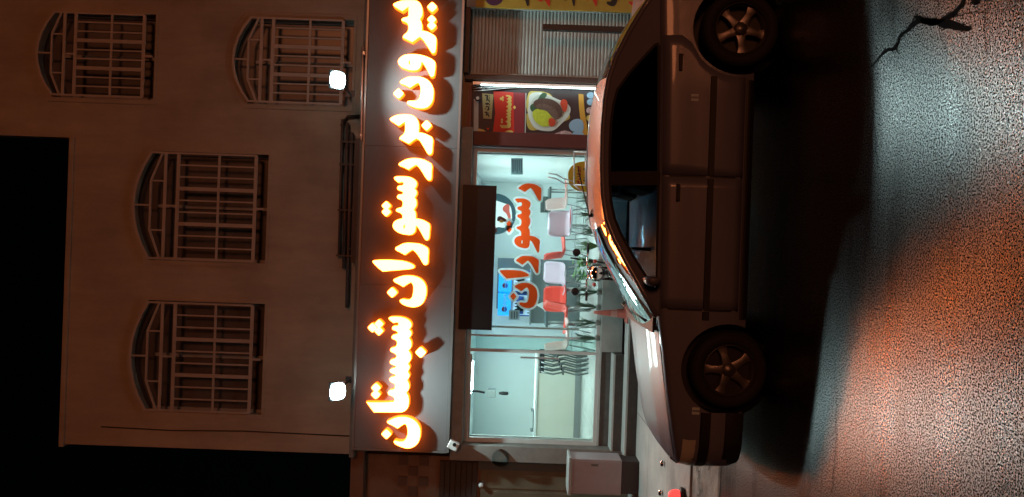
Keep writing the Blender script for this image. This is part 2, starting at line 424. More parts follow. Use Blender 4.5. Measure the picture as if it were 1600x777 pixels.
mb = MB().box(-40, 40, 9.13, 30, -0.3, 0.105)
pav = struct(mb.build('pavement', mat('pavement_concrete', (0.42,0.42,0.40), 0.8, var=0.12, vscale=2.5, bump=0.25, bscale=45, dirt=(0.24,0.23,0.22), dscale=1.4, damt=0.5)))
kerb = bpy.data.objects.new('kerb', None); COL.objects.link(kerb); kerb['kind'] = 'structure'; BASE['kerb'] = Vector((0,0,0))
for i in range(11):
    x0 = -9.05 + i*1.95
    MB().box(x0+0.006, x0+1.944, YK + random.uniform(0,.012), 9.12, -0.2, 0.12 + random.uniform(-.006,.006)).build('kerb_slab', M_conc, kerb, bevel=0.012)
# thin straight joints cut in the pavement
for k, (a, b) in enumerate([((-9,10.35),(5,10.35)),((-3.9,9.15),(-3.9,11.6)),((-2.35,9.15),(-2.35,11.3)),((-0.8,9.15),(-0.8,11.3))]):
    d = Vector((b[0]-a[0], b[1]-a[1])).normalized()*0.004; n_ = (-d.y, d.x)
    o = MB().add([(a[0]+n_[0],a[1]+n_[1],.1085),(a[0]-n_[0],a[1]-n_[1],.1085),(b[0]-n_[0],b[1]-n_[1],.1085),(b[0]+n_[0],b[1]+n_[1],.1085)],[(0,1,2,3)]).build('paving_joint', M_crack, fix=True)
    o.parent = pav

# ================================================================== SHOP BUILDING
YF = 11.9
bld = thing('shop_building', 'plain plastered two-storey building with arched barred windows above the lit shop sign', 'building', (0.3, YF, 0.1))
WINS = [(-2.71,-0.99,5.83,7.90,'w1'), (-0.37,1.32,5.85,7.93,'w2'), (2.10,3.43,7.67,9.50,'w3'), (2.10,3.45,4.60,6.47,'w4')]
def arch_outline(x0, x1, z0, z1, rise, n=12):
    P = [(x0,z0),(x1,z0)]
    xc, hw = (x0+x1)/2, (x1-x0)/2
    for i in range(n+1):
        t = 1 - 2*i/n
        P.append((xc + hw*t, z1 - rise*(t*t)))
    return P
RISE = 0.26
outer = [(-3.27,4.30),(4.6,4.30),(4.6,11.2),(1.48,11.2),(1.48,8.86),(-3.27,8.86)]
MB().prism(outer, YF, YF+0.28, [arch_outline(a,b,c,d,RISE) for a,b,c,d,_ in WINS]).build('wall', M_wall, bld)
MB().box(-3.27,-3.02, YF+0.281, YF+6, 2.96, 8.86).box(-3.02,4.6,YF+5.75,YF+6,0.105,11.1).box(-3.02,4.6,YF+.281,YF+5.74,8.6,8.7).build('side_wall', M_wall, bld)
MB().box(-3.31,1.479, YF-0.035, YF+0.35, 8.862, 8.94).build('parapet_coping', M_wall, bld, bevel=0.01)
MB().tube([(-2.98,YF-.008,8.3),(-3.0,YF-.008,7.2),(-2.97,YF-.008,6.1),(-2.99,YF-.008,4.41)],.009,6).build('wall_cable', M_black, bld, smooth=True)
def make_window(x0, x1, z0, z1):
    w = MB().prism(arch_outline(x0-.02,x1+.02,z0-.02,z1+.02,RISE), YF+0.16, YF+0.17).build('window', M_dark, bld)
    inv = base_inv(bld)
    def sub(mb_, nm, m=M_iron):
        o = mb_.build(nm, m); o.parent = w; return o
    # plaster surround band, slightly proud
    sub(MB().prism(arch_outline(x0-.07,x1+.07,z0-.04,z1+.08,RISE+.02), YF-0.014, YF+0.002, [arch_outline(x0+.002,x1-.002,z0+.002,z1-.002,RISE)]), 'surround', M_wall)
    # window casement behind the bars
    cs = mat('window_casement', (0.30,0.28,0.27), 0.5)
    for a, b in ((x0,x0+.05),((x0+x1)/2-.025,(x0+x1)/2+.025),(x1-.05,x1)):
        sub(MB().box(a,b,YF+.12,YF+.158,z0,z1-.32), 'casement_stile', cs)
    Wd = x1-x0; Ht = z1-z0; yb = YF-0.055
    def bar(xa,za,xb,zb,t,d=0.016):
        v = Vector((xb-xa,0,zb-za)); L = v.length; rot = Matrix.Rotation(-math.atan2(v.z,v.x),3,'Y')
        sub(MB().obox(((xa+xb)/2, yb + random.uniform(-.003,.003), (za+zb)/2),(L,d,t),rot), 'bar')
    zt = z0 + Ht*0.66; zb_ = z0 + Ht*0.085; zt2 = z0 + Ht*0.755
    a, b = x0+.03, x1-.03
    for zz, t in ((zb_,.05),(zt,.05),(zt2,.045),((zb_+zt)/2-.03,.034)): bar(a,zz,b,zz,t)
    for i in range(1,9):
        t = .055 if i in (3,6) else .022
        xx = a + (b-a)*i/9; bar(xx, zb_, xx, zt, t, 0.02)
    bar(a, zb_, a, z1-RISE, .03); bar(b, zb_, b, z1-RISE, .03)
    xm = (a+b)/2
    bar(xm, zt, xm, zt2, .025); bar(xm, zb_-.14, xm, zb_, .03)
    # arch-shaped head of the grille: outer arc, inner three-sided bow, short struts
    xc, hw = (x0+x1)/2, (x1-x0)/2
    prev = None
    for i in range(9):
        t = -1 + 2*i/8; p = (xc+hw*.97*t, z1-.03-RISE*t*t)
        if prev: bar(prev[0],prev[1],p[0],p[1],.035,0.018)
        prev = p
    q = [(a,zt2+.05),(xc-hw*.45,zt2+Ht*.105),(xc+hw*.45,zt2+Ht*.105),(b,zt2+.05)]
    for p, r_ in zip(q[:-1], q[1:]): bar(p[0],p[1],r_[0],r_[1],.03,0.022)
    bar(q[1][0],zt2,q[1][0],q[1][1],.022); bar(q[2][0],zt2,q[2][0],q[2][1],.022)
    bar(xc,q[1][1],xc,z1-.03,.025)
    return w
for a,b,c,d,_ in WINS:
    w = make_window(a,b,c,d); w.matrix_parent_inverse = base_inv(bld)

# ledge over the sign with a metal conduit and cable ducts
MB().box(-3.25, 4.6, 11.62, YF-.002, 4.325, 4.40).build('ledge', mat('ledge_concrete',(0.20,0.17,0.15),0.85,var=.2,bump=.3), bld, bevel=0.01)
pipe = thing('conduit', 'thin shiny metal conduit running along the top edge of the sign', 'pipe', (2.3,11.55,4.40))
MB().tube([(1.55,11.52,4.365),(2.95,11.52,4.39)],0.018,8).build('tube', M_alu, pipe, smooth=True)
for x in (1.62,2.85): MB().box(x-.02,x+.02,11.50,11.64,4.35,4.345+.03).build('clip', M_alu, pipe)
duct = thing('cable_duct', 'dark cable ducts stacked along the wall behind the top of the sign', 'duct', (0.4,11.8,4.4))
md = mat('duct_brown',(0.10,0.065,0.055),0.6,var=.25)
for z, xx0, xx1, r_ in ((4.62,-0.4,1.85,.028),(4.70,-0.2,1.9,.022),(4.55,-1.0,1.7,.03)):
    MB().tube([(xx0,11.83,z),(xx1,11.83,z+.02)],r_,8).build('duct', md, duct, smooth=True)
MB().box(-0.3,1.6,11.74,11.89,4.405,4.50).build('tray', md, duct)
for x in (-.2,.5,1.2,1.55): MB().box(x-.015,x+.015,11.80,11.899,4.45,4.74).build('bracket', md, duct)
for dx in (0,.03): MB().tube([(1.95+dx,11.86,4.42),(1.93+dx,11.86,4.65),(1.8,11.84,4.72+dx)],.01,6).build('cable', M_black, duct, smooth=True)

# ================================================================== SIGN
YS = 11.60
M_acp = mat('sign_panel', (0.155,0.155,0.16), 0.58, spec=0.3, var=0.05, vscale=0.8, dirt=(0.12,0.12,0.12), dscale=1.5, damt=0.4)
sign = thing('shop_sign', 'long dark shop sign with glowing orange Persian channel letters', 'sign', (0.3, YS, 2.92))
for x0, x1 in ((-3.09,-0.616),(-0.614,1.478),(1.480,4.3)):
    MB().box(x0, x1, YS, YS+0.2, 2.92, 4.32).build('panel', M_acp, sign, bevel=0.004)
for z0, z1 in ((2.885,2.9195),(4.3205,4.35)):
    MB().box(-3.11, 4.3, YS-0.025, YS+0.2, z0, z1).build('edge_trim', mat('sign_trim',(0.30,0.31,0.31),0.4,metal=.6), sign)
MB().box(-3.12,-3.091,YS-0.025,YS+0.2,2.92,4.32).build('end_trim', MATS['sign_trim'], sign)
M_face = mat('letter_face', (0.8,0.5,0.2), 0.5, emit=(1.0,0.20,0.027), estr=33)
M_side = mat('letter_side', (0.5,0.12,0.02), 0.5, emit=(1.0,0.13,0.005), estr=4.5)
M_ret = mat('letter_return', (0.35,0.10,0.03), 0.35)
YL = YS - 0.14
for nm, out, holes, dots in LET:
    def chan(poly, hs):
        m_ = MB()
        P = [W(*p, YL) for p in poly]; Hs = [[W(*p, YL) for p in h] for h in hs]
        m_.prism(P, YL, YL+0.02, Hs, 0, 1)
        P2 = [W(*p, YL) for p in offset_poly(poly, 0.9)]
        m_.prism(P2, YL+0.012, YS-0.02, [[W(*p, YL) for p in offset_poly(h, -0.5)] for h in hs], 1, 1)
        return m_
    L = chan(out, holes).build('letter', [M_face, M_side], sign)
    for d in dots:
        o = chan(d, ()).build('dot', [M_face, M_side]); o.parent = L

# flood lamps on arms
def flood(px, py, label, energy, spill):
    x, z = W(px, py, 10.92)
    t = thing('floodlight', label, 'floodlight', (x, 10.92, z), 'flood lamps over the sign')
    rot = Matrix.Rotation(R(38), 3, 'X')      # lens looks out to the street and down
    c = Vector((x, 10.92, z))
    hm = mat('lamp_housing',(0.05,0.05,0.055),0.4,metal=.5)
    MB().obox(c + rot @ Vector((0,0.045,0)), (0.27,0.05,0.22), rot).build('housing', hm, t, bevel=0.008)
    for k in range(6): MB().obox(c + rot @ Vector((-.1+.04*k,0.085,0)), (0.008,0.03,0.18), rot).build('fin', hm, t)
    lens = mat('lamp_lens',(0.9,0.95,0.95),0.3, emit=(0.70,1.0,0.98), estr=40)
    P = smooth_poly([(-.115,-.05),(-.075,-.105),(.06,-.11),(.112,-.07),(.118,.04),(.08,.10),(-.05,.112),(-.11,.07)],4)
    mb_ = MB(); n_ = len(P); vv = [c + rot @ Vector((p[0],0.012,p[1])) for p in P] + [c + rot @ Vector((p[0]*.86,-.035,p[1]*.86)) for p in P]
    mb_.add(vv, [tuple(range(n_,2*n_))] + [(i,(i+1)%n_,(i+1)%n_+n_,i+n_) for i in range(n_)])
    mb_.build('lens', lens, t, fix=True)
    MB().tube([(x,10.99,z+.02),(x,11.25,z+.06),(x,11.60,z+.03),(x,11.9,z+.03)],.014,8).build('arm', hm, t, smooth=True)
    MB().box(x-.05,x+.05,11.88,11.9,z-.04,z+.1).build('wall_plate', hm, t)
    ud = bpy.data.lights.new('flood_back','POINT'); ud.energy = 3; ud.color = (0.72,1.0,0.98); ud.shadow_soft_size = 0.06
    uo = bpy.data.objects.new('flood_back', ud); COL.objects.link(uo); uo.location = c + Vector((0,-.16,.15))
    ld = bpy.data.lights.new('flood_beam','SPOT'); ld.energy = energy; ld.color = (0.72,1.0,0.98); ld.spot_size = R(124); ld.spot_blend = 1.0; ld.shadow_soft_size = 0.07
    lo = bpy.data.objects.new('flood_beam', ld); COL.objects.link(lo)
    lo.location = c + rot @ Vector((0,-.03,0)); d = rot @ Vector((math.copysign(.30, x),-1,0))
    lo.rotation_euler = d.to_track_quat('-Z','Y').to_euler()
    pd = bpy.data.lights.new('flood_spill','SPOT'); pd.energy = spill; pd.color = (0.72,1.0,0.98); pd.shadow_soft_size = 0.05; pd.spot_size = R(136); pd.spot_blend = 1.0
    po = bpy.data.objects.new('flood_spill', pd); COL.objects.link(po); po.location = c + Vector((0,0,-0.14)); po.rotation_euler = Vector((0,-.05,-1)).to_track_quat('-Z','Y').to_euler()
flood(528,125,'floodlight glaring below the lower right barred window', 400, 300)
flood(528,612,'floodlight glaring over the left end of the sign', 250, 300)

# ================================================================== SHOP FRONT
YG = 12.0
FLOOR = 0.62
front = thing('restaurant_facade', 'glazed restaurant shopfront with aluminium frame below the glowing sign', 'shopfront', (-0.75, YG, 0.1))
M_beam = mat('beam_stone',(0.27,0.255,0.235),0.7,var=.15,vscale=6,bump=.2)
MB().box(-3.09,1.83,11.72,12.12,2.70,2.884).build('lintel', M_beam, front, bevel=.006)
MB().box(-3.27,-3.03,11.75,12.2,0.105,2.884).build('end_pillar', M_beam, front, bevel=.006)
fr = mat('frame_aluminium',(0.66,0.70,0.69),0.45,metal=.1,var=.06)
def frame_box(nm,x0,x1,z0,z1,y0=11.96,y1=12.04,m=fr): return MB().box(x0,x1,y0,y1,z0,z1).build(nm, m, front, bevel=.004)
frame_box('top_rail',-3.028,1.56,2.63,2.698)
frame_box('bottom_rail',-3.028,1.56,FLOOR+.002,FLOOR+.06)
frame_box('mullion',-3.028,-2.96,FLOOR+.061,2.629)
frame_box('mullion',1.49,1.56,FLOOR+.061,2.629)
frame_box('mullion',-1.62,-1.575,FLOOR+.061,2.629)
frame_box('mullion',-1.38,-1.355,FLOOR+.061,2.629)
frame_box('door_post',-1.275,-1.245,FLOOR+.3,2.42,12.3,12.33,M_white)
gl = glass('shop_glass',(0.86,0.97,0.95))
def pane(x0,x1,z0=FLOOR+.061,z1=2.629,y=12.012,m=gl): return MB().box(x0,x1,y-.004,y+.004,z0,z1).build('pane', m, front)
pane(-1.354,1.489); pane(-2.959,-1.621)
frost = mat('frosted_strip',(0.62,0.78,0.75),0.4)
pane(-1.574,-1.381,m=glass('green_edge_glass',(0.70,0.88,0.84)))
MB().box(-2.955,-1.66,11.935,11.955,2.60,2.625).build('track_strip', M_alu, front)
MB().box(-1.70,-1.675,11.93,11.96,1.25,1.85).build('door_handle', M_alu, front, bevel=.005)

# steps and plinth
steps = thing('entrance_steps', 'dark stone steps with pale edges up to the restaurant door', 'steps', (-2.2,11.4,0.105))
M_riser = mat('step_riser',(0.10,0.095,0.09),0.6,var=.2,vscale=8)
M_tread = mat('step_tread',(0.50,0.52,0.50),0.5,var=.1,vscale=6)
for k,(zt,y0) in enumerate(((0.28,11.35),(0.44,11.65),(0.62,11.95))):
    xr = 1.56 if k == 0 else -1.56
    zb = (0.106,0.281,0.441)[k]
    MB().box(-3.02,xr,y0+.012,12.3,zb,zt-.03).build('riser', M_riser, steps)
    MB().box(-3.02,xr,y0-.01,12.3 if k==2 else y0+.32,zt-.0295,zt).build('tread', M_tread, steps, bevel=.004)
plinth = MB().box(-1.555,1.56,11.90,12.15,0.281,0.618).build('window_plinth', mat('plinth_stone',(0.42,0.45,0.43),0.6,var=.12,vscale=5), None, bevel=.005)
tag(plinth,'pale stone plinth wall under the restaurant window','wall')
# maroon pillar beside the poster
pil = thing('maroon_pillar','dark maroon pillar between the restaurant window and the food poster','pillar',(1.68,11.85,0.105))
MB().box(1.575,1.79,11.83,12.2,0.105,2.70).build('shaft', M_redbrown, pil, bevel=.008)
MB().box(1.56,1.805,11.81,12.2,0.106,0.30).build('base', M_redbrown, pil, bevel=.006)

# black switched-off LED board
led = thing('led_board','wide black switched-off display board hung across the top of the window','display',(-0.15,11.75,2.33))
x0,z0 = W(767,515,11.7); x1,z1 = W(725,290,11.7)
MB().box(x0,x1,11.70,11.78,z0,z1).build('screen', mat('led_black',(0.012,0.010,0.011),0.35), led)
for a,b,c,d in ((x0-.012,x0,z0,z1),(x1,x1+.012,z0,z1),(x0-.012,x1+.012,z0-.012,z0),(x0-.012,x1+.012,z1,z1+.012)):
    MB().box(a,b,11.69,11.79,c,d).build('frame', M_black, led)
for x in (x0+.3,x1-.3): MB().box(x-.015,x+.015,11.79,11.96,z1-.1,z1-.07).build('bracket', M_black, led)

# window lettering: red word with white outline
def vinyl(name, col):
    m = mat(name, col, .5); n = m.node_tree.nodes; l = m.node_tree.links
    t = n.new('ShaderNodeBsdfTranslucent'); t.inputs[0].default_value = (*col, 1)
    mx = n.new('ShaderNodeMixShader'); mx.inputs[0].default_value = 0.95
    o = n['Material Output']; l.new(n['Principled BSDF'].outputs[0], mx.inputs[1]); l.new(t.outputs[0], mx.inputs[2]); l.new(mx.outputs[0], o.inputs[0])
    return m
M_vw = vinyl('vinyl_white',(0.85,0.88,0.88)); M_vr = vinyl('vinyl_red',(1.0,0.09,0.015))
dec = thing('window_lettering','red vinyl Persian lettering with white outline stuck on the shop window','lettering',(-0.2,11.99,1.6))
a_,b_,c_,d_ = bbox(WORD_REST)
fd = lambda p: (780.5 + 0.715*(p[0]-582.5), 294.5 + 0.828*(p[1]-257.4) + (3.5 if p[1] > 340 else 3.5*max(0,(p[1]-285)/55)))
for nm,out,holes,dots in WORD_REST:
    P = [fd(p) for p in out]; mb_ = MB()
    flat(mb_, offset_poly(P,2.6), 11.992, .002, [offset_poly(P,-.5)], sheet=True)
    for d in dots: flat(mb_, offset_poly([fd(p) for p in d],3.0), 11.9918, .002, [offset_poly([fd(p) for p in d],-.6)], sheet=True)
    L = mb_.build('letter_outline', M_vw, dec)
    m2 = MB(); flat(m2, offset_poly(P,-0.5), 11.987, .002, [[fd(p) for p in h] for h in holes], sheet=True)
    for d in dots: flat(m2, offset_poly([fd(p) for p in d],-0.6), 11.987, .002, sheet=True)
    m2.build('letter', M_vr, dec)
    if holes:
        m3 = MB()
        for h in holes: flat(m3, [fd(p) for p in h], 11.9845, .001, sheet=True)
        m3.build('letter_eye', M_vw, dec)

# round emblem sticker: dark disc with a pale abstract face shape
emb = thing('round_sticker','round dark sticker with white and red shapes peeking out under the black board','sticker',(0.5,11.99,2.2))
def fl(parent,nm,poly,Y,m,th=.0015):
    mb_ = MB(); flat(mb_,poly,Y,th,sheet=parent.name.startswith(('round','paper','price'))); return mb_.build(nm,m,parent)
WS = smooth_poly([(762,314),(772,313),(788,318),(797,322),(800,338),(798,350),(788,356),(779,355),(765,358),(757,350),(756,325)],4)
mb_ = MB(); flat(mb_, ellipse(774,334.5,32,32,36), 11.9985, .001, [WS], sheet=True); mb_.build('disc', vinyl('sticker_dark',(0.055,0.10,0.12)), emb)
fl(emb,'white_shape',WS,11.9975,M_vw)
fl(emb,'red_patch',smooth_poly([(786,324),(792,319),(796,321),(796,330),(798,338),(796,343),(791,334),(786,329)],4),11.9940,vinyl('sticker_red',(0.80,0.16,0.13)))
fl(emb,'red_drop',smooth_poly([(772,352),(775,356),(777,361),(773,365),(769,363),(768,358)],4),11.9940,MATS['sticker_red'])
fl(emb,'brow',smooth_poly([(777,342),(780,338),(786,340),(792,345),(789,347),(783,343),(778,346)],4),11.9940,mat('sticker_brown',(0.20,0.13,0.14),.5))
fl(emb,'yellow_patch',smooth_poly([(780,345),(785,344),(787,347),(782,348)],4),11.9938,mat('sticker_yellow',(0.75,0.55,0.12),.5))
note = thing('paper_notice','small pale blue printed notice stuck high on the shop window','notice',(1.25,11.99,2.0))
fl(note,'sheet',quad(798.5,247.5,817,273),11.9965,vinyl('notice_blue',(0.33,0.47,0.52)))
for k in range(5): fl(note,'text_line',quad(801+k*3.2,250,802.2+k*3.2,270-3*(k%2)),11.9945,mat('print_dark',(0.06,0.09,0.11),.7))

# ================================================================== INTERIOR
YB = 17.4
M_in = mat('interior_wall',(0.72,0.78,0.77),0.6,var=.02)
room = thing('dining_room','bright white dining room seen through the shop window','room',(-0.7,14.5,FLOOR))
MB().box(-4.4,1.56,YB,YB+.15,FLOOR,2.95).build('back_wall', M_in, room)
MB().box(-4.4,-4.3,12.45,YB-.002,FLOOR,2.95).box(-4.3,-3.03,12.41,12.45,FLOOR,2.95).build('left_wall', M_in, room)
MB().box(1.49,1.574,12.25,YB-.002,FLOOR,2.95).build('right_wall', M_in, room)
MB().box(-4.3,1.489,12.13,YB-.002,2.78,2.86).build('ceiling', M_in, room)
mft = mat('floor_tile',(0.60,0.61,0.58),0.25,var=.05,vscale=3)
for i in range(-2,8):
    for j in range(9):
        xa = -2.928+i*0.552; ya = 12.302+j*.566
        MB().box(xa+.003,xa+.549,ya+.003,ya+.563,FLOOR-.03,FLOOR).build('floor_tile', mft, room)
MB().box(-4.1,1.49,12.29,YB-.002,FLOOR-.1,FLOOR-.031).build('screed', M_conc, room)
MB().box(-1.36,-0.22,YB-.12,YB-.002,FLOOR+.002,2.35).build('grey_panel', mat('grey_panel',(0.16,0.20,0.21),.5,var=.05), room)
M_tube = mat('ceiling_light',(0.9,0.95,0.95),.4,emit=(0.86,1.0,1.0),estr=50)
for k,(x,y) in enumerate(((-2.1,13.15),(0.35,13.15),(-2.6,15.4),(0.2,15.4))):
    lt = thing('ceiling_light',['square ceiling light above the entrance door inside','square ceiling light just behind the black board inside','square ceiling light at the back left of the room','square ceiling light at the back right of the room'][k],'light',(x,y,2.74),'ceiling lights')
    MB().box(x-.32,x+.32,y-.32,y+.32,2.755,2.779).build('frame', M_white, lt)
    MB().box(x-.28,x+.28,y-.28,y+.28,2.742,2.754).build('diffuser', M_tube, lt)
# counter at the back left
ctr = thing('serving_counter','white serving counter with cream front at the back left of the room','counter',(-2.2,15,FLOOR))
MB().box(-4.2,-2.02,14.75,15.3,FLOOR+.002,1.46).build('body', mat('counter_cream',(0.62,0.62,0.54),.5,var=.04), ctr)
MB().box(-4.22,-1.98,14.70,15.33,1.461,1.50).build('worktop', M_white, ctr, bevel=.006)
MB().box(-4.18,-2.02,14.735,14.749,FLOOR+.01,FLOOR+.12).build('kick_board', mat('kick_grey',(.25,.27,.27),.5), ctr)
def from_px(px,py,Y): 
    x,z = W(px,py,Y); return x,z
cx_,cz_ = W(766,614,14.2)
wc = thing('wall_camera','grey boxy camera hanging near the ceiling inside the door','camera',(cx_,14.2,cz_))
MB().box(cx_-.07,cx_+.07,14.1,14.3,cz_-.10,cz_+.06).build('body', mat('camera_grey',(.30,.33,.32),.5), wc, bevel=.012)
MB().tube([(cx_,14.2,cz_+.10),(cx_+.02,14.2,cz_+.24),(cx_+.02,14.2,2.78)],.02,8).build('mount', M_black, wc, smooth=True)
MB().lathe([(0.0,-.34),(.03,-.33),(.035,-.24),(.02,-.16)],(cx_,14.2,cz_),'z',12).build('lens', M_black, wc, smooth=True)
tx,tz = W(848,660,14.8)
tr = thing('order_tray','small dark order tray standing on the counter','tray',(tx,14.95,1.502))
MB().box(tx-.2,tx+.2,14.85,15.1,1.502,1.515).build('base', mat('tray_dark',(.1,.12,.12),.5), tr)
for a in (-.2,.19): MB().box(tx+a,tx+a+.012,14.85,15.1,1.5155,1.56).build('rim', MATS['tray_dark'], tr)

# drinks fridges with lit blue headers
def fridge(x0,x1,label):
    t = thing('drinks_fridge',label,'fridge',((x0+x1)/2,16.7,FLOOR),'drinks fridges')
    bl = mat('fridge_blue',(0.02,0.08,0.35),.4)
    MB().box(x0,x1,16.56,17.2,FLOOR+.02,2.02).build('cabinet', [bl], t)
    MB().box(x0+.005,x1-.005,16.46,17.2,2.022,2.30).build('header', mat('header_lit',(0.02,0.25,0.6),.4,emit=(0.0,0.30,0.95),estr=1.0), t, bevel=.01)
    xc = x0+(x1-x0)*.30
    bd = MB(); bd.prism([(xc+.065*math.cos(i*.35),2.16+.065*math.sin(i*.35)) for i in range(18)],16.452,16.459)
    e = bd.build('badge', M_vw, t)
    o = MB().prism([(xc+.052*math.cos(i*math.pi/8),2.165+.052*math.sin(i*math.pi/8)) for i in range(9)],16.447,16.451).build('red_half', MATS['sticker_red']); o.parent = e
    o = MB().prism([(xc+.052*math.cos(math.pi+i*math.pi/8),2.150+.052*math.sin(math.pi+i*math.pi/8)) for i in range(9)],16.447,16.451).build('blue_half', bl); o.parent = e
    # white wordmark strokes
    xs = xc+.10
    for k,h in enumerate((.05,.05,.05,.05,.05)):
        xa = xs+k*.055
        m_ = MB(); m_.prism([(xa+.022*math.cos(i*.524),2.16+.027*math.sin(i*.524)) for i in range(12)],16.452,16.459,[[(xa+.011*math.cos(i*.785),2.16+.015*math.sin(i*.785)) for i in range(8)]] if k < 3 else [])
        if k in (0,2): m_.box(xa-.022,xa-.012,16.452,16.459,2.09,2.16)
        m_.build('letter', M_vw, t)
    lit = mat('fridge_inside',(0.5,0.6,0.7),.5,emit=(0.35,0.6,1.0),estr=.35)
    d = MB().box(x0+.03,x1-.03,16.545,16.559,FLOOR+.18,1.99).build('door', lit, t)
    for k in range(5):
        z = FLOOR+.3+k*.27
        o = MB().box(x0+.04,x1-.04,16.53,16.544,z,z+.02).build('shelf', M_white); o.parent = d
        for q in range(6):
            xb = x0+.08+q*(x1-x0-.16)/5
            o = MB().lathe([(0,.021),(.03,.022),(.034,.1),(.03,.15),(.012,.18),(.012,.21),(0,.211)],(xb,16.50,z),'z',8).build('bottle', random.choice([bl,MATS['sticker_dark'],M_vw,mat('cola_brown',(.04,.012,.008),.2)]), smooth=True); o.parent = d
fridge(-0.94,-0.47,'right drinks fridge with a lit blue header behind the window lettering')
fridge(-1.45,-0.97,'left drinks fridge with a lit blue header behind the window lettering')
dk = thing('bar_counter','dark grey bar counter in front of the drinks fridges','counter',(-0.85,15.7,FLOOR))
MB().box(-1.50,-0.42,15.6,15.95,FLOOR+.002,1.60).build('front', mat('bar_grey',(0.10,0.125,0.13),.5,var=.05), dk)
MB().box(-1.53,-0.39,15.56,15.98,1.601,1.64).build('top', MATS['grey_panel'], dk)
tx,tz = W(808,500,15.3)
sp = thing('price_card','pale printed card stuck on the glass left of the fridges','notice',(tx,12.0,tz))
fl(sp,'sheet',quad(795,484.5,812,500),11.9965,vinyl('card_blue',(0.36,0.5,0.53)))
for k in range(3): fl(sp,'text_line',quad(799+k*4,487,800.5+k*4,498),11.9945,MATS['print_dark'])

# chairs
M_lilac = mat('chair_lilac',(0.68,0.56,0.68),.45); M_red = mat('chair_red',(0.72,0.07,0.05),.45); M_pink = mat('chair_pink',(0.78,0.55,0.53),.45)
M_leg = mat('chair_leg',(0.35,0.36,0.36),.35,metal=.8)
def make_chair(label, m, x, y, rz, mp=None):
    t = thing('dining_chair', label, 'chair', (x,y,FLOOR+.002), 'dining room chairs', rz)
    rows = []
    prof = [(-.24,.45,.20),(-.21,.46,.215),(-.05,.44,.225),(.12,.43,.225),(.19,.46,.225),(.225,.55,.23),(.245,.68,.23),(.265,.78,.215),(.275,.82,.16)]
    for yy,zz,hw in prof:
        rows.append([(u*hw, yy - .035*(abs(u)**2.5 if zz > .5 else 0), zz + .03*abs(u)**3*(1 if zz < .5 else 0)) for u in (-1,-.8,-.5,0,.5,.8,1)])
    o = MB().grid(rows).build('seat_shell', m, t, smooth=True, local=True)
    s_ = o.modifiers.new('thick','SOLIDIFY'); s_.thickness = .014
    if mp: MB().grid([[(u*.19,yy,zz+.012) for u in (-1,-.4,.4,1)] for yy,zz in ((-.2,.465),(-.05,.455),(.1,.445))]).build('cushion', mp, t, smooth=True, local=True).modifiers.new('thick','SOLIDIFY').thickness = .02
    for sx in (-1,1):
        for sy in (-1,1):
            MB().tube([(sx*.15,sy*.14,.43),(sx*.21,sy*.2,0)],.011,6).build('leg', M_leg, t, smooth=True, local=True)
    for sy in (-1,1): MB().tube([(-.18,sy*.17,.22),(.18,sy*.17,.22)],.006,5).build('stretcher', M_leg, t, local=True)
    return t
def chair_at(label, m, px, py, Y, rz, mp=None):
    x,_ = W(px,py,Y); return make_chair(label, m, x, Y, rz, mp)
chair_at('lilac plastic chair nearest the window centre with a red cushion', M_lilac, 880,345,12.9,R(12),M_red)
chair_at('dark pink chair half hidden behind the lilac chair near the yellow board', M_pink, 880,303,14.2,R(60),M_red)
chair_at('small lilac chair right of the dark bar counter', M_lilac, 882,436,13.9,R(-28))
chair_at('bright red plastic chair in front of the dark bar counter', M_red, 875,466,13.6,R(8))
chair_at('second red chair just left of the bright red one', M_red, 880,497,13.2,R(-72))
chair_at('white plastic chair seen side-on next to the glass door', M_pink, 876,522,12.75,R(80))
chair_at('red chair with only its seat edge showing behind the green plant', M_red, 884,383,14.4,R(105))
def table(px,py,Y,label,m):
    x,_ = W(px,py,Y)
    t = thing('dining_table',label,'table',(x,Y,FLOOR),'dining tables')
    MB().box(x-.38,x+.38,Y-.36,Y+.36,1.33,1.37).build('top', m, t, bevel=.006)
    for sx in (-1,1):
        for sy in (-1,1): MB().tube([(x+sx*.33,Y+sy*.31,FLOOR+.002),(x+sx*.33,Y+sy*.31,1.33)],.017,6).build('leg', M_leg, t, smooth=True)
    return x
xt = table(870,325,14.9,'dark topped dining table behind the lilac chair', mat('table_dark',(.07,.10,.10),.4))
table(870,478,14.5,'dark topped dining table between the red chairs and the bar', MATS['table_dark'])
nx_,nz_ = W(872,470,13.2)
nap = thing('napkin_holder','white paper napkins on the table behind the red chairs','napkins',(W(870,478,14.5)[0],14.3,1.372))
bx = W(870,478,14.5)[0]
MB().prism([(bx-.09,1.372),(bx+.09,1.372),(bx+.06,1.46),(bx+.015,1.56),(bx-.03,1.47)],14.28,14.33).build('napkin', M_vw, nap)
MB().box(bx-.1,bx+.1,14.25,14.36,1.3715,1.40).build('holder', M_alu, nap)
bx2 = xt+.05
cb = thing('cash_box','dark square till box on the table behind the lilac chair','box',(bx2,14.8,1.372))
MB().box(bx2-.15,bx2+.15,14.7,14.95,1.372,1.52).build('body', MATS['table_dark'], cb, bevel=.008)
MB().box(bx2-.14,bx2+.14,14.69,14.699,1.44,1.447).build('seam', M_leg, cb)

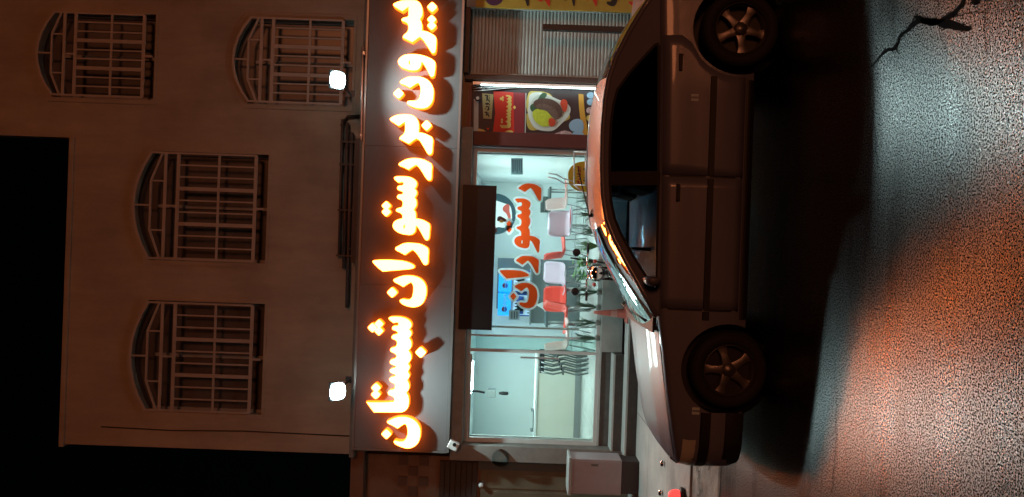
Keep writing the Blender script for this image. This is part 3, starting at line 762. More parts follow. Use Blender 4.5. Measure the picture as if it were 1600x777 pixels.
# stacked chairs by the counter (wavy grey backs)
sx_,_ = W(880,567,13.7)
for k in range(5):
    t = thing('stacked_chair','%s wavy-legged chair of the nested grey row by the serving counter' % ['leftmost','second from left','middle','second from right','rightmost'][k],'chair',(sx_,13.7,FLOOR),'stacked grey chairs')
    zo = k*.035; xo = -.16+k*.085
    mm = mat('stack_metal',(.16,.18,.18),.4,metal=.4)
    for yy in (13.5,13.86):
        MB().tube([(sx_+xo+.02,yy,FLOOR+.004),(sx_+xo-.02,yy,FLOOR+.2),(sx_+xo+.03,yy,FLOOR+.42),(sx_+xo-.02,yy,FLOOR+.62),(sx_+xo+.02,yy,FLOOR+.84)],.016,7).build('back_leg', mm, t, smooth=True)
    MB().box(sx_+xo-.03,sx_+xo+.05,13.52,13.84,FLOOR+.43+zo,FLOOR+.455+zo).build('seat', M_black, t)
    MB().box(sx_+xo-.005,sx_+xo+.03,13.49,13.87,FLOOR+.78,FLOOR+.86).build('backrest', M_black, t)

# ================================================================== OUTSIDE THINGS BY THE WINDOW
def spiky(x, y, z0, label, col, nb, h, sp):
    t = thing('spiky_plant', label, 'plant', (x,y,z0), 'spiky plants along the window')
    MB().lathe([(0,.0),(.035,.0),(.045,.08),(.04,.085),(.036,.07),(0,.07)],(x,y,z0+.001),'z',12).build('pot', mat('pot_pale',(.30,.33,.31),.6), t, smooth=True)
    m_ = MB()
    for k in range(nb):
        a = random.uniform(0,6.283); L = h*random.uniform(.5,1.1); o = sp*random.uniform(.3,1)
        d = Vector((math.cos(a),math.sin(a)*.25,0)); s_ = Vector((1,0,0))*.0045
        p0 = Vector((x,y,z0+.06)); p1 = p0+d*o*.5+Vector((0,0,L*.6)); p2 = p0+d*o*1.1+Vector((0,0,L*(1-.3*o/sp)))
        m_.add([p0-s_*.7,p0+s_*.7,p1+s_,p1-s_,p2],[(0,1,2,3),(3,2,4)])
        if k % 3 == 0:      # short side twig
            q = p1 + Vector((random.uniform(-.07,.07),0,random.uniform(.02,.07)))
            m_.add([p1-s_*.6,p1+s_*.6,q],[(0,1,2)])
    m_.build('leaves', mat(*col), t)
names = ['first','second','third','fourth','fifth','sixth','seventh','eighth','ninth','tenth']
G1 = ('leaf_dark',(.05,.13,.085),.5)
for k in range(10):
    x,_ = W(915,312+k*24,11.95)
    if k == 3:
        spiky(x, 11.945, .619, 'brighter green spiky plant fourth from the right under the window', ('leaf_mid',(.08,.24,.09),.5), 34, .50, .17); continue
    spiky(x, 11.945, .619, '%s spiky dark plant from the right in the row under the window' % names[k], G1, 26, .46, .16)
# leafy bright plant
x,_ = W(905,418,11.6)
t = thing('leafy_plant','bright green leafy plant in a pot beside the motorbike','plant',(x,11.55,.282))
MB().lathe([(0,0),(.09,0),(.12,.2),(.11,.21),(.1,.18),(0,.18)],(x,11.55,.283),'z',14).build('pot', mat('pot_dark',(.05,.06,.055),.6), t, smooth=True)
m_ = MB()
for k in range(110):
    a = random.uniform(0,6.28); e = random.uniform(-.3,1.2); rr = random.uniform(.05,.24)
    c = Vector((x,11.55,.93)) + Vector((math.cos(a)*math.cos(e),math.sin(a)*math.cos(e),math.sin(e)))*rr
    d = Vector((math.cos(a+.5),math.sin(a+.5),random.uniform(-.4,.6))).normalized(); s_ = d.cross(Vector((0,0,1))).normalized()*.028; L = random.uniform(.07,.13)
    m_.add([c,c+d*L*.5+s_,c+d*L,c+d*L*.5-s_],[(0,1,2),(0,2,3)])
m_.build('leaves', mat('leaf_bright',(.14,.42,.09),.45,var=.2), t)
MB().tube([(x,11.55,.47),(x+.01,11.55,.7),(x,11.55,.9)],.012,6).build('stem', mat('stem_brown',(.06,.04,.025),.8), t)
MB().tube([(x+.06,11.52,.47),(x+.1,11.5,.8),(x+.14,11.5,1.16)],.014,6).build('support_stick', M_black, t)

# traffic cone
x,z = W(974,490,11.5)
t = thing('traffic_cone','faded red traffic cone standing on the low step in front of the window','cone',(x,11.5,.281))
M_cone = mat('cone_red',(.55,.17,.13),.55,var=.12,vscale=8)
MB().lathe([(.085,.022),(.075,.05),(.055,.2),(.032,.42),(.02,.5),(.012,.502),(.012,.47)],(x,11.5,.281),'z',18).build('cone', M_cone, t, smooth=True)
MB().box(x-.14,x+.14,11.36,11.64,.281,.305).build('base', M_cone, t, bevel=.008)
MB().lathe([(.0615,.15),(.0505,.25)],(x,11.5,.281),'z',18).build('band', mat('cone_pale',(.62,.32,.28),.5), t, smooth=True)

# motorbike parked nose-out behind the car bonnet
mx,_ = W(930,425,11.0)
t = thing('motorbike','black motorbike parked on the pavement behind the car bonnet','motorbike',(mx,10.9,.106))
chrome = mat('chrome',(.75,.77,.78),.12,metal=1.0)
def bike_wheel(y):
    o = MB().lathe([(.215,-.04),(.27,-.045),(.30,-.025),(.305,0),(.30,.025),(.27,.045),(.215,.04)],(mx,y,.106+.305),'x',28,close=True).build('wheel', M_black, t, smooth=True)
    r_ = MB().lathe([(.19,-.03),(.215,-.035),(.215,.035),(.19,.03)],(mx,y,.411),'x',28,close=True).build('rim', chrome, smooth=True); r_.parent = o; r_.matrix_parent_inverse = Matrix.Identity(4)
    for k in range(10):
        a = k*math.pi/5; s_ = MB().tube([(mx,y,.411),(mx,y+.2*math.cos(a),.411+.2*math.sin(a))],.004,4).build('spoke', chrome); s_.parent = o
bike_wheel(10.35); bike_wheel(11.15)
for s in (-1,1):
    MB().tube([(mx+s*.075,10.35,.411),(mx+s*.075,10.47,.75),(mx+s*.07,10.53,.93)],.02,8).build('fork', chrome, t, smooth=True)
    MB().tube([(mx+s*.06,10.8,.45),(mx+s*.06,11.15,.411)],.016,6).build('swing_arm', M_black, t)
    MB().tube([(mx,10.55,.96),(mx+s*.12,10.57,1.0),(mx+s*.30,10.62,.99)],.012,8).build('handlebar', chrome, t, smooth=True)
    MB().tube([(mx+s*.28,10.615,.99),(mx+s*.39,10.65,.985)],.018,8).build('grip', M_black, t, smooth=True)
    MB().tube([(mx+s*.22,10.59,1.0),(mx+s*.26,10.58,1.12)],.006,5).build('mirror_stem', M_black, t)
    MB().lathe([(0,-.012),(.05,-.01),(.055,.0),(.05,.012),(0,.014)],(mx+s*.27,10.58,1.15),'y',16).build('mirror', M_black, t, smooth=True)
    MB().lathe([(0,-.03),(.025,-.02),(.03,.01),(0,.03)],(mx+s*.16,10.48,.90),'y',12).build('indicator', mat('indicator_red',(.45,.03,.02),.3), t, smooth=True)
MB().lathe([(0,-.09),(.07,-.085),(.09,-.05),(.08,.03),(.03,.07),(0,.07)],(mx,10.47,.88),'y',20).build('headlight', chrome, t, smooth=True)
MB().lathe([(0,-.2),(.08,-.17),(.13,-.05),(.12,.1),(.06,.2),(0,.21)],(mx,10.72,.86),'y',18).build('fuel_tank', mat('tank_black',(.012,.012,.014),.15,coat=1), t, smooth=True)
MB().prism([(mx-.1,.80),(mx+.1,.80),(mx+.13,.86),(mx+.09,.90),(mx-.09,.90),(mx-.13,.86)],10.86,11.4).build('seat', M_black, t, bevel=.02)
MB().box(mx-.11,mx+.11,10.6,10.9,.36,.68).build('engine', mat('engine_grey',(.15,.15,.15),.4,metal=.7), t, bevel=.03)
MB().lathe([(.315,-.05),(.335,-.03),(.335,.03),(.315,.05)],(mx,10.35,.411),'x',28,close=True).build('mudguard', MATS['tank_black'], t, smooth=True)
MB().tube([(mx+.12,10.6,.4),(mx+.14,10.9,.36),(mx+.15,11.35,.45)],.03,8).build('exhaust', chrome, t, smooth=True)
MB().tube([(mx-.1,10.9,.4),(mx-.22,10.86,.11)],.012,6).build('side_stand', M_black, t)
MB().box(mx-.08,mx+.08,11.38,11.43,.72,.80).build('tail_light', MATS['indicator_red'], t, bevel=.01)

# yellow rounded board and tube rack
YY = 11.25
t = thing('yellow_board','yellow round-topped advertising board with Persian lettering beside the poster pillar','board',(1.1,YY,.106))
M_yel = mat('board_yellow',(0.62,0.44,0.03),.5,var=.06)
P = [(x,y) for x,y in smooth_poly([(980,252,1),(915,252),(898,256),(889,266),(888,277),(890,288),(900,297),(915,300),(980,301,1)],4)]
mb_ = MB(); mb_.prism([W(*p,YY) for p in P],YY,YY+.03); mb_.build('panel', M_yel, t, bevel=.004)
M_txt = mat('print_maroon',(0.28,0.02,0.02),.6)
print_word(t, WORD_BIRUN, (900,260,908,290), YY-.001, M_txt, .003)
print_word(t, WORD_SHAB, (911,262,921,292), YY-.001, mat('print_black',(.02,.02,.02),.6), .003)
for a in (-.2,.2): MB().box(1.1+a-.02,1.1+a+.02,YY+.032,YY+.07,.106,1.0).build('leg', M_leg, t)
t = thing('tube_rack','thin metal tube rack standing in front of the yellow board','rack',(1.2,11.1,.106))
def tubepx(pts,Y,r_=.011,nm='tube'):
    MB().tube([(W(a,b,Y)[0],Y,W(a,b,Y)[1]) for a,b in pts],r_,7).build(nm, M_alu, t, smooth=True)
tubepx([(897,236),(897,289)],11.1); tubepx([(915,236),(915,291)],11.1)
tubepx([(897,289),(990,291)],11.1); tubepx([(897,237),(990,240)],11.1); tubepx([(897,289),(925,312),(990,316)],11.15)
tubepx([(856,271),(870,273),(880,279),(897,284)],11.12,.009); tubepx([(856,277),(868,279),(880,286),(897,289)],11.12,.009)

# ================================================================== POSTER BAY
YP = 11.90
pb = thing('food_poster','tall food poster with a red banner, Persian words and a grilled meat dish','poster',(2.15,YP,.3))
def pp(x,y): return (730+x/5.98, 110+y/5.98)          # enlarged-view helper
def pfl(nm, pts, lay, m, sm=True): 
    P = [pp(*p[:2])+tuple(p[2:]) for p in pts]
    return fl(pb, nm, smooth_poly(P,4) if sm else [p[:2] for p in P], YP-.0025*lay, m, .002)
M_pbg = mat('poster_charcoal',(0.035,0.022,0.026),.45)
MB().box(1.80,2.52,YP,YP+.05,0.30,2.74).build('backing', M_pbg, pb)
pfl('red_banner', [(245,195,1),(540,212,1),(530,628,1),(235,615,1),(262,400,1)],1,mat('poster_red',(0.68,0.035,0.022),.45))
pfl('dark_banner', [(430,205,1),(540,212,1),(530,628,1),(440,625,1)],2,mat('poster_wine',(0.22,0.02,0.03),.45))
pfl('label', [(140,215,1),(245,225,1),(228,455,1),(150,450,1)],2,mat('poster_cream',(0.42,0.37,0.17),.5))
print_word(pb, WORD_BIRUN, (*pp(160,230),*pp(212,440)), YP-.0085, MATS['print_black'], .002)
M_gold = mat('poster_gold',(0.75,0.55,0.16),.45)
print_word(pb, WORD_SHAB, (*pp(300,230),*pp(455,660)), YP-.0085, M_gold, .002, off=-.25)
pfl('divider', [(545,212,1),(553,212,1),(545,628,1),(537,628,1)],3,mat('poster_grey',(.5,.5,.48),.5),False)
pfl('white_corner', [(62,270,1),(105,270,1),(105,615,1),(60,615,1)],1,MATS['poster_grey'],False)
pfl('yellow_corner', [(105,545,1),(150,555),(190,585),(212,618,1),(105,618,1)],2,M_gold)
pfl('red_arrow', [(180,537,1),(208,540,1),(194,562,1)],2,MATS['poster_red'],False)
pfl('bread', [(575,210),(640,195),(760,215),(800,260),(780,350),(640,420),(560,380)],2,mat('food_bread',(.60,.46,.12),.6))
pfl('plate_back', [(570,395),(555,480),(580,550),(640,560),(900,480),(960,440),(920,380)],2,mat('food_gold',(.5,.36,.08),.5))
pfl('plate', [(575,300),(585,230),(640,205),(720,215),(830,265),(930,310),(965,360),(945,430),(880,500),(810,560),(740,568),(640,545),(590,480),(568,400)],3,mat('food_plate',(.62,.66,.63),.4))
pfl('plate_well', [(600,300),(640,240),(720,235),(830,285),(905,330),(925,370),(900,430),(830,510),(740,540),(660,520),(605,440)],4,mat('food_well',(.50,.55,.50),.4))
pfl('herbs', [(590,330),(640,300),(700,215),(745,225),(700,290),(650,390),(600,380)],5,mat('food_herb',(.04,.10,.05),.6))
pfl('rice', [(610,400),(640,365),(720,360),(780,420),(800,470),(760,520),(690,520),(630,470)],6,mat('food_rice',(.52,.56,.04),.6,var=.2,vscale=40))
pfl('kebab', [(620,300),(680,265),(780,270),(860,320),(890,390),(880,430),(840,440),(800,390),(720,350),(640,350)],7,mat('food_meat',(.085,.045,.035),.5,var=.4,vscale=25))
pfl('kebab', [(640,330),(720,315),(800,345),(850,410),(840,455),(800,440),(740,380),(660,360)],8,mat('food_meat_dark',(.14,.085,.07),.5,var=.4,vscale=25))
pfl('tomato', [(870,300),(900,270),(935,295),(930,370),(905,390),(880,340)],8,mat('food_tomato',(.55,.06,.03),.4))
pfl('tomato', [(765,455),(800,450),(825,480),(800,525),(768,515)],9,MATS['food_tomato'])
pfl('orange_band', [(1040,220,1),(1085,225,1),(1100,400),(1145,650,1),(1075,650,1),(1060,480),(1045,350)],2,mat('poster_orange',(.60,.30,.04),.5))
pfl('blue_ball', [(950,515),(980,470),(1040,455),(1080,480),(1080,570),(1030,575),(975,565)],3,mat('poster_blue',(.30,.48,.66),.5))
pfl('blue_ball', [(985,585),(1040,575),(1085,590),(1085,648,1),(985,645,1)],3,MATS['poster_blue'])
pfl('shrimp', [(720,630,1),(800,600),(900,565),(960,575),(985,600),(975,643,1)],3,mat('food_shrimp',(.5,.36,.36),.5,var=.5,vscale=30))
for (a,b,m_) in ((1155,235,'poster_blue'),(1155,298,'poster_blue'),(1150,375,'food_shrimp'),(1150,447,'food_bread')):
    fl(pb,'pill',[pp(a+38*math.cos(i*.45),b+31*math.sin(i*.45)) for i in range(14)],YP-.006,MATS[m_],.002)
# aluminium edge, lamp strip and wood frame round the poster
MB().box(2.505,2.55,YP-.08,YP+.02,.30,2.73).build('edge_profile', M_alu, pb)
MB().box(2.480,2.494,YP-.16,YP-.14,.30,2.60).build('light_strip', mat('strip_lit',(.9,.95,.95),.4,emit=(.75,1,.98),estr=14), pb)
MB().box(1.80,2.50,YP-.04,YP+.049,2.742,2.80).build('top_rail', mat('wood_red',(.22,.07,.04),.6,var=.2), pb)
for k in range(5):
    MB().tube([(2.48-.02*k,YP-.05-.01*k,2.72),(2.44+.03*math.sin(k),YP-.07,2.58),(2.47,YP-.06,2.40-.05*k),(2.49,YP-.05,1.9)],.006,5).build('loose_wire', [M_white,M_black][k%2], pb, smooth=True)
t = thing('spot_fitting','small round lamp fitting at the top corner of the food poster','lamp',(2.36,YP-.1,2.6))
lx,lz = W(746.5,154,YP-.08)
MB().lathe([(.0,-.02),(.035,-.02),(.045,.02),(.03,.05),(0,.05)],(lx,YP-.08,lz),'y',16).build('cup', M_black, t, smooth=True)
MB().lathe([(0,-.021),(.026,-.021)],(lx,YP-.081,lz),'y',16).build('glass', M_white, t)

post = thing('brown_post','dark brown steel post between the poster and the roller shutter','post',(2.61,11.85,.106))
MB().box(2.575,2.66,11.80,11.98,.106,2.86).build('shaft', mat('brown_steel',(.055,.03,.024),.5,var=.2), post, bevel=.005)
MB().box(2.56,2.575-.001,11.84,11.95,.106,2.86).build('lip', MATS['brown_steel'], post)

# roller shutter
sh = thing('roller_shutter','closed grey corrugated roller shutter right of the food poster','shutter',(3.2,11.95,.106))
m_ = MB(); rows = []
n_ = 300
for i in range(n_+1):
    z = .12 + i*(2.80-.12)/n_
    ph = (i % 6)/6.0
    rows.append([(x_, 11.95 - .012*(math.sin(math.pi*ph))**0.6, z) for x_ in (2.665,3.2,3.78)])
m_.grid(rows); m_.build('curtain', mat('shutter_steel',(0.46,0.47,0.45),0.55,metal=.15,var=.12,vscale=2,dirt=(.28,.22,.18),dscale=2.5,damt=.5), sh, fix=True)
MB().box(2.661,2.70,11.88,11.934,.106,2.80).build('guide_rail', MATS['shutter_steel'], sh)
MB().box(3.70,3.76,11.88,11.934,.106,2.80).build('guide_rail', MATS['shutter_steel'], sh)
MB().box(2.665,4.5,11.72,11.99,2.801,2.88).build('housing', MATS['brown_steel'], sh)
x0b,z0b = W(848,43,11.6)
t = thing('black_post','slim black square post standing in front of the roller shutter','post',(3.38,11.6,.106))
MB().box(x0b-.045,x0b+.045,11.56,11.65,.106,z0b).build('shaft', M_black, t, bevel=.004)
MB().box(x0b-.10,x0b+.10,11.50,11.71,.1065,.125).build('base_plate', M_black, t)

# yellow hand-lettered banner at the picture edge
YBn = 11.7
xb,_ = W(800,13,YBn)
t = thing('yellow_banner','yellow hand-lettered price banner with black and red characters beside the shutter','banner',(4.1,YBn,.2))
MB().box(xb,4.6,YBn,YBn+.04,.2,2.72).build('panel', mat('banner_yellow',(.50,.33,.05),.6,var=.12,vscale=3), t)
MB().box(xb,4.6,YBn-.005,YBn+.045,2.721,2.86).build('top_edge', M_conc, t)
fl(t,'roundel',ellipse(772,-6,15,15,24),YBn-.002,mat('banner_purple',(.08,.02,.06),.6),.003)
for k,vx in enumerate((812,845,884,918,950,985)):
    g = LET[(4,0,1,3,2,10)[k]]
    a,b,c,d = bbox([g]); m_ = MB(); s_ = 26/(c-a)
    flat(m_, [(vx-11+(p[0]-a)*s_, -22+(p[1]-b)/(d-b)*32) for p in g[1]], YBn-.002, .003)
    m_.build('character', [MATS['print_black'],MATS['poster_red']][k%2], t)

# ================================================================== LEFT SIDE: neighbour, cabinet, small fittings
nbw = thing('neighbour_house','low dark brown neighbouring house left of the restaurant','house',(-4.5,12.1,.106))
M_nb = mat('neighbour_render',(0.22,0.15,0.11),.9,var=.25,vscale=2,bump=.4)
MB().box(-9,-3.28,12.0,12.4,.105,4.2).build('wall', M_nb, nbw)
MB().box(-9,-3.10,11.78,12.39,4.201,4.40).build('roof_edge', mat('neighbour_brown',(.20,.11,.075),.8,var=.2), nbw, bevel=.01)
for i in range(4):
    for j in range(3):
        xx = -3.36-.16*i; zz = 3.62 - .16*j
        if (i+j)%2 == 0: MB().box(xx-.07,xx+.07,11.97,11.999,zz-.07,zz+.07).build('breeze_block', mat('block_dark',(.13,.09,.07),.9), nbw)
for z in range(7): MB().box(-9,-3.34,11.955,11.998,2.46+.085*z,2.535+.085*z).build('shutter_slat', mat('slat_dark',(.06,.045,.04),.6), nbw)
MB().box(-4.6,-3.45,11.96,11.999,.106,2.40).build('door', mat('door_olive',(.17,.15,.10),.6,var=.2,vscale=4), nbw)
for k in range(4): MB().box(-4.58+.28*k,-4.35+.28*k,11.945,11.959,.25,2.3).build('door_board', MATS['door_olive'], nbw, bevel=.004)
MB().box(-3.449,-3.285,11.93,11.999,.106,2.44).build('door_jamb', mat('jamb_teal',(.10,.13,.13),.6), nbw)
x,z = W(782,717,11.7)
t = thing('globe_lamp','unlit round glass wall lamp on the house left of the shop door','lamp',(x,11.8,z))
MB().lathe([(0,-.19),(.07,-.175),(.13,-.12),(.155,-.05),(.15,.02),(.12,.06)],(x,11.86,z),'y',24).build('globe', glass('lamp_glass',(.75,.8,.8)), t, smooth=True)
MB().lathe([(0,.04),(.13,.04),(.15,.07),(.15,.10),(0,.10)],(x,11.88,z),'y',24).build('back_plate', mat('plate_steel',(.2,.2,.19),.4,metal=.6), t, smooth=True)
MB().lathe([(0,-.05),(.03,-.04),(.045,.0),(.03,.05),(0,.06)],(x,11.84,z-.01),'y',16).build('bulb', M_white, t, smooth=True)
x,z = W(751,765,11.7)
t = thing('small_bulb','small bare bulb fitting high on the neighbouring house wall','lamp',(x,11.9,z))
MB().lathe([(0,-.07),(.03,-.06),(.04,-.03),(.025,.01),(.02,.03)],(x,11.93,z),'y',14).build('bulb', M_white, t, smooth=True)
MB().lathe([(.0,.02),(.05,.02),(.055,.06),(0,.06)],(x,11.93,z),'y',14).build('socket', MATS['plate_steel'], t, smooth=True)
x,z = W(708,697,11.55)
t = thing('siren_box','small white siren box under the lower left corner of the sign','siren',(x,11.6,z))
MB().obox((x,11.60,z),(.13,.1,.16),Matrix.Rotation(R(25),3,'Y')).build('body', M_white, t, bevel=.015)
MB().box(x-.015,x+.015,11.62,11.76,z-.02,z+.02).build('bracket', MATS['plate_steel'], t)
MB().lathe([(0,-.07),(.025,-.07),(.03,-.05)],(x+.02,11.60,z-.02),'y',12).build('horn', M_black, t)
x0,z1 = W(889,765,11.2); x1,_ = W(889,711,11.2)
t = thing('utility_cabinet','pale grey utility cabinet with dark foot standing on the pavement left of the steps','cabinet',((x0+x1)/2,11.2,.106))
M_cab = mat('cabinet_grey',(.42,.39,.42),.55,var=.08,dirt=(.25,.23,.23),dscale=2,damt=.4)
MB().box(x0,x1,11.0,11.4,.36,1.08).build('body', M_cab, t, bevel=.01)
MB().box(x0-.02,x1+.02,10.98,11.42,1.081,1.12).build('lid', mat('cabinet_lid',(.42,.46,.46),.5), t, bevel=.008)
MB().box(x0+.02,x1-.02,11.02,11.38,.1055,.359).build('foot', mat('cabinet_foot',(.06,.05,.05),.7), t)
MB().box(x0+.03,x1-.03,10.99,10.999,.40,1.04).build('door', M_cab, t)
MB().box(x1-.09,x1-.06,10.975,10.989,.70,.80).build('handle', MATS['plate_steel'], t)
# red warning lamp on the kerb
gx,gy = GND(1069,774,.12)
t = thing('red_lamp','small glowing red warning lamp on the kerb at the picture edge','lamp',(gx,gy,.121))
MB().lathe([(0,0),(.08,0),(.085,.03),(.06,.045),(0,.045)],(gx,gy,.127),'z',18).build('base', M_black, t, smooth=True)
MB().lathe([(.055,.045),(.06,.08),(.05,.13),(.025,.16),(0,.165)],(gx,gy,.127),'z',18).build('dome', mat('lamp_red',(.7,.05,.04),.3,emit=(1,.08,.07),estr=1.2), t, smooth=True)
# small metal bits on the slab joint
for k,(px,py) in enumerate(((1036,724),(1033,770))):
    gx,gy = GND(px,py,.12)
    t = tag(MB().lathe([(0,.03),(.03,.028),(.04,.012),(.04,0)],(gx,gy,.122),'z',10).build('metal_stud', chrome, smooth=True),
            ['shiny metal stud in the pavement joint near the car nose','shiny metal stud in the pavement joint beside the red lamp'][k],'stud','pavement studs')
# ================================================================== CAR
XF, YC = -0.897, 6.86
car = thing('parked_car','silver saloon car parked along the kerb in front of the restaurant','car',(XF+1.33,YC,0.0))
def paint_mat():
    m = mat('car_paint',(0.15,0.16,0.24),0.42,metal=0.05,coat=0.35,var=.05,vscale=2.0,dirt=(.10,.125,.19),dscale=2.5,damt=.35)
    return m
PAINT = paint_mat()
TRIM = mat('car_trim',(.012,.012,.012),.55)
def lerp(tab, x):
    if x <= tab[0][0]: return tab[0][1]
    for (a,b),(c,d) in zip(tab[:-1],tab[1:]):
        if x <= c:
            t = (x-a)/(c-a); return b+(d-b)*t
    return tab[-1][1]
WID = [(-.82,.60),(-.79,.68),(-.73,.745),(-.62,.785),(-.4,.815),(0,.83),(.5,.84),(2.2,.84),(2.9,.825),(3.25,.80),(3.45,.76),(3.55,.69),(3.6,.60)]
ZTOP = [(-.82,.60),(-.79,.635),(-.72,.665),(-.57,.70),(-.2,.768),(.12,.812),(.38,.855),(.6,.868),(1.5,.885),(2.4,.91),(2.9,.93),(3.3,.925),(3.5,.90),(3.6,.84)]
def side_y(x, z):
    """half-width of the body at station x, height z"""
    w = lerp(WID, x); zt = lerp(ZTOP, x)
    tab = [(.14,.90),(.20,.945),(.28,.985),(.40,1.0),(.53,1.0),(.56,.992),(zt-.10,.978),(zt-.03,.962),(zt,.94)]
    tab = sorted(set(tab)); return w*lerp(tab, z)
XS = [-.82,-.805,-.79,-.76,-.73,-.68,-.62,-.5,-.4,-.3,-.2,-.1,0,.12,.25,.38,.5,.7,.9,1.1,1.3,1.5,1.7,1.9,2.1,2.3,2.5,2.7,2.9,3.05,3.2,3.3,3.4,3.45,3.5,3.55,3.58,3.6]
def section(x):
    zt = lerp(ZTOP, x); w = lerp(WID, x); P = []
    zb = lerp([(-.82,.22),(-.6,.19),(-.3,.17),(3.0,.17),(3.3,.22),(3.6,.30)], x)
    for z in (zb, .22 if zb < .22 else zb+.01, .28 if zb<.27 else zb+.03, .36, .44, .53, .56, .56+(zt-.10-.56)*.5 if zt > .68 else .57, max(zt-.10,.58), max(zt-.05,.585), max(zt-.03,.59)):
        P.append((side_y(x,z), z))
    P += [(w*.945,zt-.006),(w*.92,zt+.006),(w*.86,zt+.014),(w*.72,zt+.024),(w*.45,zt+.034),(w*.2,zt+.039),(0,zt+.04)]
    return P
m_ = MB(); rows = []
for x in XS:
    s = section(x)
    rows.append([(XF+x, YC-y, z) for y,z in s] + [(XF+x, YC+y, z) for y,z in reversed(s[:-1])])
m_.grid(rows)
k = len(rows[0])
m_.add(rows[0], [tuple(range(k))]); m_.add(rows[-1], [tuple(range(k))])
m_.add([rows[i][0] for i in range(len(rows))] + [rows[i][-1] for i in range(len(rows))], [(i,i+1,i+1+len(rows),i+len(rows)) for i in range(len(rows)-1)])
body = m_.build('body', [PAINT, TRIM], car, auto=38)
# wheel arch openings
cut = MB()
for wx in (0.0, 2.686):
    for s in (-1,1):
        cut.lathe([(0,-.2),(.362,-.2),(.362,.2),(0,.2)],(XF+wx,YC+s*.80,.315),'y',40,mi=0)
cutter = cut.build('arch_cutter', [TRIM], fix=True)
bo = body.modifiers.new('arches','BOOLEAN'); bo.operation = 'DIFFERENCE'; bo.object = cutter; bo.solver = 'EXACT'
dg = bpy.context.evaluated_depsgraph_get()
me2 = bpy.data.meshes.new_from_object(body.evaluated_get(dg))
body.modifiers.clear(); old = body.data; body.data = me2; me2.name = 'body'
bpy.data.objects.remove(cutter); bpy.data.meshes.remove(old)
for p in me2.polygons:
    if not p.use_smooth: pass
try: me2.set_sharp_from_angle(angle=R(38))
except Exception: pass

def skin_patch(outline_fn, x0, x1, z0, z1, nx=10, nz=8, off=.005, s=-1):
    """panel that follows the body side"""
    rows = []
    for j in range(nz+1):
        z = z0+(z1-z0)*j/nz
        rows.append([(XF+x, YC+s*(side_y(x,z)+off), z) for x in [x0+(x1-x0)*i/nx for i in range(nx+1)]])
    return rows
for s in (-1,1):
    # doors, a hair proud of the sills and wings so that the shut lines read
    for (x0,x1,hx) in ((.47,1.505,1.38),(1.52,2.33,2.40)):
        rows = []
        for j in range(10):
            t = j/9; rw = []
            for i in range(13):
                u = i/12; x = x0+(x1-x0)*u
                if x0 > 1.4:            # rear door follows the wheel arch
                    z_ = .25+(lerp(ZTOP,x)-.012-.25)*t
                    xe = 2.66 if z_ > .72 else 2.686-math.sqrt(max(0,.385**2-(z_-.315)**2)) if z_ < .69 else 2.52
                    xe = min(xe, 2.62); x = x0+(xe-x0)*u
                z_ = .25+(lerp(ZTOP,x)-.012-.25)*t
                rw.append((XF+x, YC+s*(side_y(x,z_)+.004), z_))
            rows.append(rw)
        d = MB().grid(rows).build('door', PAINT, car, auto=40)
        sd = d.modifiers.new('thick','SOLIDIFY'); sd.thickness = .006; sd.offset = -1 if s < 0 else 1
        # flap handle with dark recess
        z = .735 if x0 < 1 else .75
        hy = side_y(hx,z)+.004
        h = MB().box(XF+hx-.075,XF+hx+.075,YC+s*hy-.005,YC+s*hy+.005,z-.034,z+.034).build('handle', TRIM, bevel=.006); h.parent = d
        h2 = MB().box(XF+hx-.065,XF+hx+.065,YC+s*(hy+.016)-.008,YC+s*(hy+.016)+.008,z+.004,z+.030).build('handle_flap', TRIM, bevel=.005); h2.parent = d
        # rubbing strip
        zz = .505
        xa, xb = x0+.01, (x1-.01 if x0 < 1 else 2.30)
        rows = [[(XF+x, YC+s*(side_y(x,z)+o), z) for x in [xa+(xb-xa)*i/8 for i in range(9)]] for z,o in ((zz-.028,.005),(zz-.022,.017),(zz+.022,.017),(zz+.028,.005))]
        r_ = MB().grid(rows).build('rubbing_strip', TRIM, auto=60); r_.parent = d
        if x0 < 1:
            l_ = MB().lathe([(0,-.002),(.008,-.002),(.008,.002),(0,.002)],(XF+hx+.12*-1,YC+s*(side_y(hx,.69)+.006),.69),'y',10).build('door_lock', mat('chrome',(.75,.77,.78),.12,metal=1)); l_.parent = d
    for xs_,za in ((1.5055,.25),(.457,.25)):
        rows = [[(XF+x_, YC+s*(side_y(x_,z_)+.0025), z_) for x_ in (xs_,xs_+.013)] for z_ in [za+(lerp(ZTOP,xs_)-.015-za)*j/8 for j in range(9)]]
        MB().grid(rows).build('shut_line', TRIM, car)
    # strip on front wing, sill cover
    rows = [[(XF+x, YC+s*(side_y(x,z)+o), z) for x in (.39,.42,.455)] for z,o in ((.477,.002),(.483,.014),(.527,.014),(.533,.002))]
    MB().grid(rows).build('rubbing_strip', TRIM, car, auto=60)
    rows = [[(XF+x, YC+s*(side_y(x,z)+o), z) for x in [.40+i*(2.29-.40)/10 for i in range(11)]] for z,o in ((.16,.0),(.165,.012),(.225,.012),(.235,.002))]
    MB().grid(rows).build('sill_cover', TRIM, car, auto=60)
    # painted-on reflections: two short pale bars on the wing and on the rear door
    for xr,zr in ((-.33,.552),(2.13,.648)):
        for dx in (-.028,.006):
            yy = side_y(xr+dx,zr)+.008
            MB().box(XF+xr+dx,XF+xr+dx+.022,YC+s*yy-.004,YC+s*yy+.004,zr-.03,zr+.03).build('painted_reflection', mat('reflection_pale',(.55,.72,.85),.2,coat=1), car, bevel=.002)

